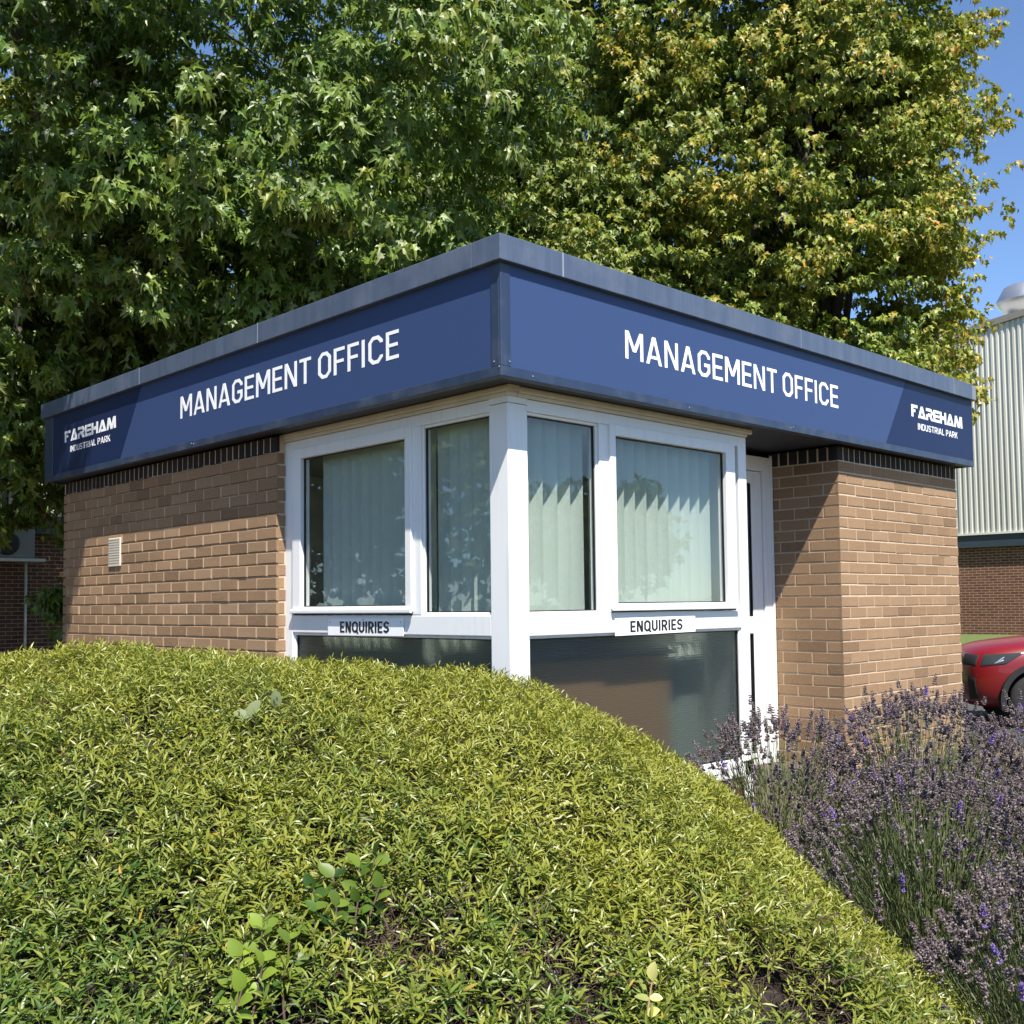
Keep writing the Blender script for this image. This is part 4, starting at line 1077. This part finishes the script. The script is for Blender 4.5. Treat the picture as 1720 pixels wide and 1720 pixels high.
# ------------------------------------------------------------------ lavender
def octa():
    V = np.array([(0.5, 0.35, 0), (-0.5, 0.35, 0), (0, 0.35, 0.5), (0, 0.35, -0.5), (0, 1.0, 0), (0, 0, 0)])
    F3 = np.array([[0, 2, 4], [2, 1, 4], [1, 3, 4], [3, 0, 4], [2, 0, 5], [1, 2, 5], [3, 1, 5], [0, 3, 5]])
    return V, [F3]
OV, OFc = octa()
def lavender(label, c, rx, ry, top, n, seed, lean=(0, 0)):
    r = np.random.default_rng(seed)
    gz = float(ground_h(c[0], c[1]))
    e = empty('lavender_bush', (c[0], c[1], gz), label, 'plant', 'lavender bushes beside the hedge')
    ang = r.random(n)*2*math.pi; q = np.sqrt(r.random(n))
    off = np.stack([np.cos(ang)*q*rx, np.sin(ang)*q*ry], 1)
    H = top - gz
    tipz = gz + H*(1.0 - 0.50*q**2.4) + r.normal(0, 0.035, n)
    tip = np.concatenate([np.array(c)[None] + off + np.array(lean)[None]*0.2, tipz[:, None]], 1)
    base = np.concatenate([np.array(c)[None] + off*0.30 + r.normal(0, 0.03, (n, 2)), np.full((n, 1), gz)+0.05], 1)
    ok = (tip[:, 1] < -0.06+np.where(tip[:, 0] > 0.1, 0, 9)) | (tip[:, 0] > 5.2)
    tip, base = tip[ok], base[ok]; n = len(tip)
    # stems: bowed three-segment sticks
    mid = base*0.42 + tip*0.58; mid[:, 2] += 0.05*H
    d1 = mid-base; l1 = np.linalg.norm(d1, axis=1); d2 = tip-mid; l2 = np.linalg.norm(d2, axis=1)
    V1, F1, _ = sticks(base, d1, l1, np.full(n, 0.0016), r=r, curve=0.05); V2, F2, _ = sticks(mid, d2, l2, np.full(n, 0.0012), r=r, curve=0.03)
    V = np.concatenate([V1, V2]); FF = np.concatenate([F1, F2+len(V1)])
    link('stems', np_mesh('stems', V, [FF], attrs={'tint': np.zeros(len(V))}), M['lav_stem'], e)
    ax = d2/l2[:, None]
    ax = ax + r.normal(0, 0.12, (n, 3)); ax /= np.linalg.norm(ax, axis=1, keepdims=True)
    u = np.cross(ax, [0.31, 0.52, 0.33]); u /= np.linalg.norm(u, axis=1, keepdims=True); w = np.cross(ax, u)
    fresh = (r.random(n) < 0.028)
    P, D, N, S, T = [], [], [], [], []
    hl = r.uniform(0.030, 0.055, n)
    nw = 6
    for k in range(nw):
        f = k/(nw-1); hgt = hl*f
        if k == 0: hgt = -r.uniform(0.012, 0.028, n)
        for s in range(5):
            a2 = 2*math.pi*s/5 + k*0.63 + r.normal(0, 0.2, n)
            rad = u*np.cos(a2)[:, None] + w*np.sin(a2)[:, None]
            P.append(tip + ax*hgt[:, None] + rad*0.0012); D.append(rad*(0.85-0.35*f) + ax*0.62 + r.normal(0, 0.12, (n, 3))); N.append(ax)
            sc = 0.0150*(1.0-0.42*f)*r.uniform(0.75, 1.25, n)*(0.8 if k == 0 else 1)
            S.append(np.stack([sc*0.62, sc, sc*0.62], 1)); T.append(np.where(fresh, r.uniform(0.3, 1.0, n), np.where(r.random(n) < 0.04, 0.5, 0.0)))
    V, fl, tt = place(OV, OFc, np.concatenate(P), rot_frames(np.concatenate(D), np.concatenate(N)), np.concatenate(S), np.concatenate(T))
    link('flower_heads', np_mesh('flower_heads', V, fl, attrs={'tint': tt}), M['lav_head'], e)
    # narrow grey-green leaves low in the bush
    m = int(n*7)
    i = r.integers(0, n, m); f = r.uniform(0.12, 0.74, m)**0.85
    P = base[i]*(1-f)[:, None] + tip[i]*f[:, None] + r.normal(0, 0.02, (m, 3))
    D = (tip-base)[i]*1.1 + unit(m, r)*0.30
    V, fl, tt = place(LT*np.array([0.55, 1, 1]), LF, P, rot_frames(D, unit(m, r)+np.array([-0.3, -0.4, 0.6])), r.uniform(0.028, 0.06, m), np.zeros(m))
    link('leaves', np_mesh('leaves', V, fl, attrs={'tint': tt}), M['lav_leaf'], e)
    return e
def rdxy(r_, d_): p = rd(r_, d_, 0); return (p[0], p[1])
lavender('sparse lavender bush in front of the window and door corner', rdxy(1.10, 4.55), 0.46, 0.46, 1.08, 330, 41)
lavender('dense lavender bush directly in front of the brick pier', rdxy(1.72, 4.62), 0.55, 0.50, 1.15, 520, 42)
lavender('pale faded lavender bush at the right end, in front of the red car', rdxy(2.50, 4.75), 0.62, 0.60, 1.14, 620, 43)
lavender('lavender bush in the middle of the bed, behind the low hedge shoulder', rdxy(1.42, 3.75), 0.58, 0.55, 0.96, 520, 44)
lavender('lavender bush near the right edge, one row behind the nearest lavender', rdxy(2.10, 3.75), 0.58, 0.55, 1.0, 620, 45)
lavender('nearest lavender bush, low beside the end of the hedge at bottom right', rdxy(1.50, 2.95), 0.48, 0.46, 0.80, 520, 46)

# ------------------------------------------------------------------ red car
def car():
    hd = R(126.0)
    fw = Vector((math.cos(hd), math.sin(hd), 0)); lf = Vector((-fw.y, fw.x, 0))
    nose = Vector((10.68, 2.66, 0.0))
    def W(x, y, z): return tuple(nose - fw*x + lf*y + Vector((0, 0, z*(1.08 if z > 0.36 else 1.0))))     # x back from the nose, y to the left side
    e = empty('red_car', tuple(nose - fw*2.1), 'red hatchback car with black wheel arch trim, nose beside the brick pier', 'car')
    # half sections at stations: (x, list of (y,z)) bottom to top
    st = [
     (0.00, [(0.30, 0.30), (0.52, 0.34), (0.60, 0.50), (0.58, 0.66), (0.50, 0.78), (0.30, 0.84)]),
     (0.12, [(0.50, 0.24), (0.70, 0.30), (0.76, 0.50), (0.75, 0.70), (0.66, 0.86), (0.34, 0.92)]),
     (0.35, [(0.62, 0.22), (0.80, 0.28), (0.86, 0.50), (0.86, 0.74), (0.78, 0.92), (0.38, 0.985)]),
     (0.80, [(0.70, 0.22), (0.86, 0.28), (0.90, 0.52), (0.90, 0.80), (0.82, 0.98), (0.40, 1.03)]),
     (1.25, [(0.72, 0.22), (0.87, 0.28), (0.90, 0.54), (0.90, 0.86), (0.82, 1.02), (0.40, 1.07)]),
     (1.55, [(0.72, 0.22), (0.87, 0.28), (0.90, 0.55), (0.90, 0.90), (0.80, 1.08), (0.40, 1.13)]),
     (2.20, [(0.72, 0.22), (0.87, 0.28), (0.90, 0.55), (0.90, 0.94), (0.68, 1.48), (0.36, 1.53)]),
     (3.20, [(0.72, 0.22), (0.87, 0.28), (0.90, 0.55), (0.90, 0.97), (0.66, 1.50), (0.36, 1.55)]),
     (3.90, [(0.70, 0.24), (0.85, 0.30), (0.89, 0.56), (0.88, 0.98), (0.64, 1.38), (0.34, 1.45)]),
     (4.25, [(0.60, 0.30), (0.76, 0.36), (0.80, 0.58), (0.78, 0.98), (0.60, 1.14), (0.30, 1.20)])]
    bm = bmesh.new(); rows = []
    for x, half in st:
        sec = [(y, z) for y, z in half] + [(-y, z) for y, z in reversed(half)]
        rows.append([bm.verts.new(W(x, y, z)) for y, z in sec])
    k = len(rows[0])
    for a, b_ in zip(rows[:-1], rows[1:]):
        for i in range(k):
            bm.faces.new([a[i], a[(i+1) % k], b_[(i+1) % k], b_[i]])
    bm.faces.new(rows[0]); bm.faces.new(list(reversed(rows[-1])))
    bmesh.ops.recalc_face_normals(bm, faces=bm.faces)
    me = bpy.data.meshes.new('body'); bm.to_mesh(me); bm.free()
    ob = bpy.data.objects.new('tmp_body', me); COL.objects.link(ob)
    ss = ob.modifiers.new('s', 'SUBSURF'); ss.levels = 3; ss.render_levels = 3
    cut = bmesh.new()
    for x in (0.80, 3.42):
        for s in (1, -1):
            ax = lf*s; u = fw; w = Vector((0, 0, 1)); c0 = Vector(W(x, 0.52*s, 0.35))
            ra = [cut.verts.new(c0 + (u*math.cos(t)+w*math.sin(t))*0.405) for t in np.linspace(0, 2*math.pi, 33)[:-1]]
            rb = [cut.verts.new(v.co + ax*0.8) for v in ra]
            cut.faces.new(ra); cut.faces.new(list(reversed(rb)))
            for i in range(32): cut.faces.new([ra[i], rb[i], rb[(i+1) % 32], ra[(i+1) % 32]])
    bmesh.ops.recalc_face_normals(cut, faces=cut.faces)
    mc = bpy.data.meshes.new('cut'); cut.to_mesh(mc); cut.free()
    oc = bpy.data.objects.new('tmp_cut', mc); COL.objects.link(oc)
    bo = ob.modifiers.new('b', 'BOOLEAN'); bo.operation = 'DIFFERENCE'; bo.object = oc; bo.solver = 'EXACT'
    dg = bpy.context.evaluated_depsgraph_get(); dg.update()
    mb = bpy.data.meshes.new_from_object(ob.evaluated_get(dg))
    bpy.data.objects.remove(ob); bpy.data.objects.remove(oc)
    mb.materials.clear(); mb.name = 'body'
    for p in mb.polygons: p.use_smooth = True
    red = simple('red_car_paint', (0.165, 0.0012, 0.004), 0.45, 0.0, var=0.03, coat=0.4)
    blk = simple('black_car_plastic', (0.009, 0.009, 0.010), 0.7)
    link('body', mb, red, e)
    # panels laid on the body surface
    from mathutils.bvhtree import BVHTree
    bvh = BVHTree.FromPolygons([v.co[:] for v in mb.vertices], [tuple(p.vertices) for p in mb.polygons])
    def patch(B, c, dirn, off, nu=14, nv=8, inset=0.012):
        # c: four car-space corners (x, y, z); dropped along dirn on to the body, then lifted by off
        D_ = Vector(dirn).normalized(); P = [Vector(W(*q)) for q in c]; g = []
        for i in range(nu+1):
            row = []
            for k in range(nv+1):
                u, v = i/nu, k/nv
                p = (P[0]*(1-u)+P[1]*u)*(1-v) + (P[3]*(1-u)+P[2]*u)*v
                hit = bvh.ray_cast(p - D_*1.0, D_, 3.0)
                rim = i in (0, nu) or k in (0, nv)
                row.append(B.bm.verts.new((hit[0] - D_*(off if not rim else -inset)) if hit[0] else p))
            g.append(row)
        for i in range(nu):
            for k in range(nv):
                f = B.bm.faces.new([g[i][k], g[i+1][k], g[i+1][k+1], g[i][k+1]]); f.smooth = True
    gls = simple('dark_car_glass', (0.012, 0.014, 0.016), 0.08)
    for s in (1, -1):
        B = Bm(); patch(B, [(1.75, s, 1.02), (3.75, s, 1.04), (3.50, s, 1.36), (2.25, s, 1.36)], -lf*s, 0.006); B.build('side_window', gls, e)
    B = Bm(); patch(B, [(1.60, 0.66, 1.16), (1.60, -0.66, 1.16), (2.05, -0.56, 1.44), (2.05, 0.56, 1.44)], -(fw*0.6+Vector((0, 0, 0.8))), 0.006); B.build('windscreen', gls, e)
    tyre = simple('tyre_rubber', (0.016, 0.016, 0.017), 0.85); rim = M['galv']
    for x in (0.80, 3.42):
        for s in (1, -1):
            c0 = Vector(W(x, 0.70*s, 0.35)); ax = lf*s
            B = Bm(); B.lathe(c0, ax, [(0.0, 0.24), (0.0, 0.33), (0.03, 0.345), (0.15, 0.345), (0.18, 0.33), (0.185, 0.255)], 40); wl = B.build('wheel', tyre, e)
            B = Bm()
            B.lathe(c0, ax, [(0.05, 0.05), (0.165, 0.05), (0.175, 0.03)], 20)
            for q_ in range(5):
                t0 = 2*math.pi*q_/5 + 0.3
                for dt in (-0.17, 0.17):
                    t = t0+dt
                    d_ = fw*math.cos(t)+Vector((0, 0, 1))*math.sin(t); sd_ = ax.cross(d_)
                    p_ = c0 + ax*0.150
                    B.poly([p_+d_*0.03-sd_*0.014, p_+d_*0.03+sd_*0.014, p_+d_*0.245+sd_*0.020, p_+d_*0.245-sd_*0.020], ax, 0.022)
            n_ = 32
            for i in range(n_):
                t, t2 = 2*math.pi*i/n_, 2*math.pi*(i+1)/n_
                f1 = fw*math.cos(t)+Vector((0, 0, 1))*math.sin(t); f2 = fw*math.cos(t2)+Vector((0, 0, 1))*math.sin(t2)
                B.poly([c0+ax*0.10+f1*0.238, c0+ax*0.10+f1*0.256, c0+ax*0.10+f2*0.256, c0+ax*0.10+f2*0.238], ax, 0.078)
            B.build('rim', rim, wl)
            # arch trim and dark wheel well
            B = Bm(); N_ = 28
            for i in range(N_):
                t, t2 = -0.25+(math.pi+0.5)*i/N_, -0.25+(math.pi+0.5)*(i+1)/N_
                f1 = fw*math.cos(t)+Vector((0, 0, 1))*math.sin(t); f2 = fw*math.cos(t2)+Vector((0, 0, 1))*math.sin(t2)
                cc = Vector(W(x, 0.80*s, 0.35))
                B.poly([cc+f1*0.400, cc+f1*0.465, cc+f2*0.465, cc+f2*0.400], ax, 0.108)
            B.build('wheel_arch', blk, e, 0.0)
            B = Bm(); B.lathe(Vector(W(x, 0.53*s, 0.35)), ax, [(0, 0.39), (0.02, 0.39)], 24); B.build('wheel_well', M['gasket'], e)
    lens = simple('headlight_lens', (0.035, 0.038, 0.042), 0.12, 0.0); chrome = simple('headlight_reflector', (0.7, 0.72, 0.74), 0.2, 0.8)
    for s in (1, -1):
        D_ = -(fw*0.45 + lf*s*0.9)
        B = Bm(); patch(B, [(0.13, 0.735*s, 0.69), (0.40, 0.86*s, 0.725), (0.68, 0.90*s, 0.885), (0.17, 0.70*s, 0.855)], D_, 0.008); hl_ = B.build('headlight', lens, e)
        B = Bm()
        for q4 in ([(0.28, 0.8*s, 0.735), (0.31, 0.8*s, 0.735), (0.43, 0.86*s, 0.835), (0.40, 0.86*s, 0.835)], [(0.30, 0.8*s, 0.735), (0.40, 0.86*s, 0.775), (0.39, 0.86*s, 0.795), (0.29, 0.8*s, 0.755)]):
            patch(B, q4, D_, 0.013, 6, 3, -0.004)
        B.build('light_strip', chrome, hl_)
        B = Bm(); patch(B, [(0.03, 0.56*s, 0.30), (0.12, 0.72*s, 0.34), (0.10, 0.70*s, 0.60), (0.02, 0.58*s, 0.62)], -(fw*0.75+lf*s*0.65), 0.006); B.build('bumper_intake', blk, e)
        B = Bm(); patch(B, [(0.03, 0.36*s, 0.69), (0.12, 0.715*s, 0.69), (0.16, 0.685*s, 0.85), (0.08, 0.34*s, 0.85)], -(fw*0.8+lf*s*0.5+Vector((0, 0, 0.3))), 0.006); B.build('front_panel', blk, e)
    B = Bm(); patch(B, [(0.0, 0.46, 0.34), (0.0, -0.46, 0.34), (0.0, -0.42, 0.66), (0.0, 0.42, 0.66)], -fw, 0.008); B.build('grille', blk, e)
    return e
car()

# ------------------------------------------------------------------ across the road: seen mirrored in the windows
def far_tree(label, base, h, rad, seed, mid=0.62, vr=0.36):
    r = np.random.default_rng(seed)
    t = empty('roadside_tree', base, label, 'tree')
    B = Bm(); B.tube([base, (base[0]+0.1, base[1], h*0.35), (base[0], base[1]+0.1, h*0.8)], [0.22, 0.17, 0.05], 9); B.build('trunk', M['bark'], t)
    n = 5200
    bc = unit(34, r)*(0.5+0.5*r.random((34, 1)))*np.array([rad, rad, h*vr]) + np.array([base[0], base[1], base[2]+h*mid])
    P = bc[r.integers(0, 34, n)] + unit(n, r)*(r.random((n, 1))**0.4)*rad*0.36
    V, fl, tt = place(ST, SF, P, rot_frames(unit(n, r), unit(n, r)+np.array([0, 0, 0.8])), r.uniform(0.22, 0.4, n), np.zeros(n))
    link('crown', np_mesh('crown', V, fl, attrs={'tint': tt}), M['leaf_mid'], t)
far_tree('round tree mirrored in the middle of the window beside the door', (22.5, -19.0, 0.0), 5.6, 2.6, 61)
far_tree('low tree mirrored at the left edge of the window beside the door', (15.0, -21.5, 0.0), 4.4, 2.4, 62)
far_tree('dense tree mirrored in the shaded left window', (-8.0, 10.5, 0.0), 8.5, 3.8, 63, 0.5, 0.48)
far_tree('tall tree mirrored at the right of the shaded left window', (-5.6, 14.0, 0.0), 9.5, 3.8, 64, 0.5, 0.48)
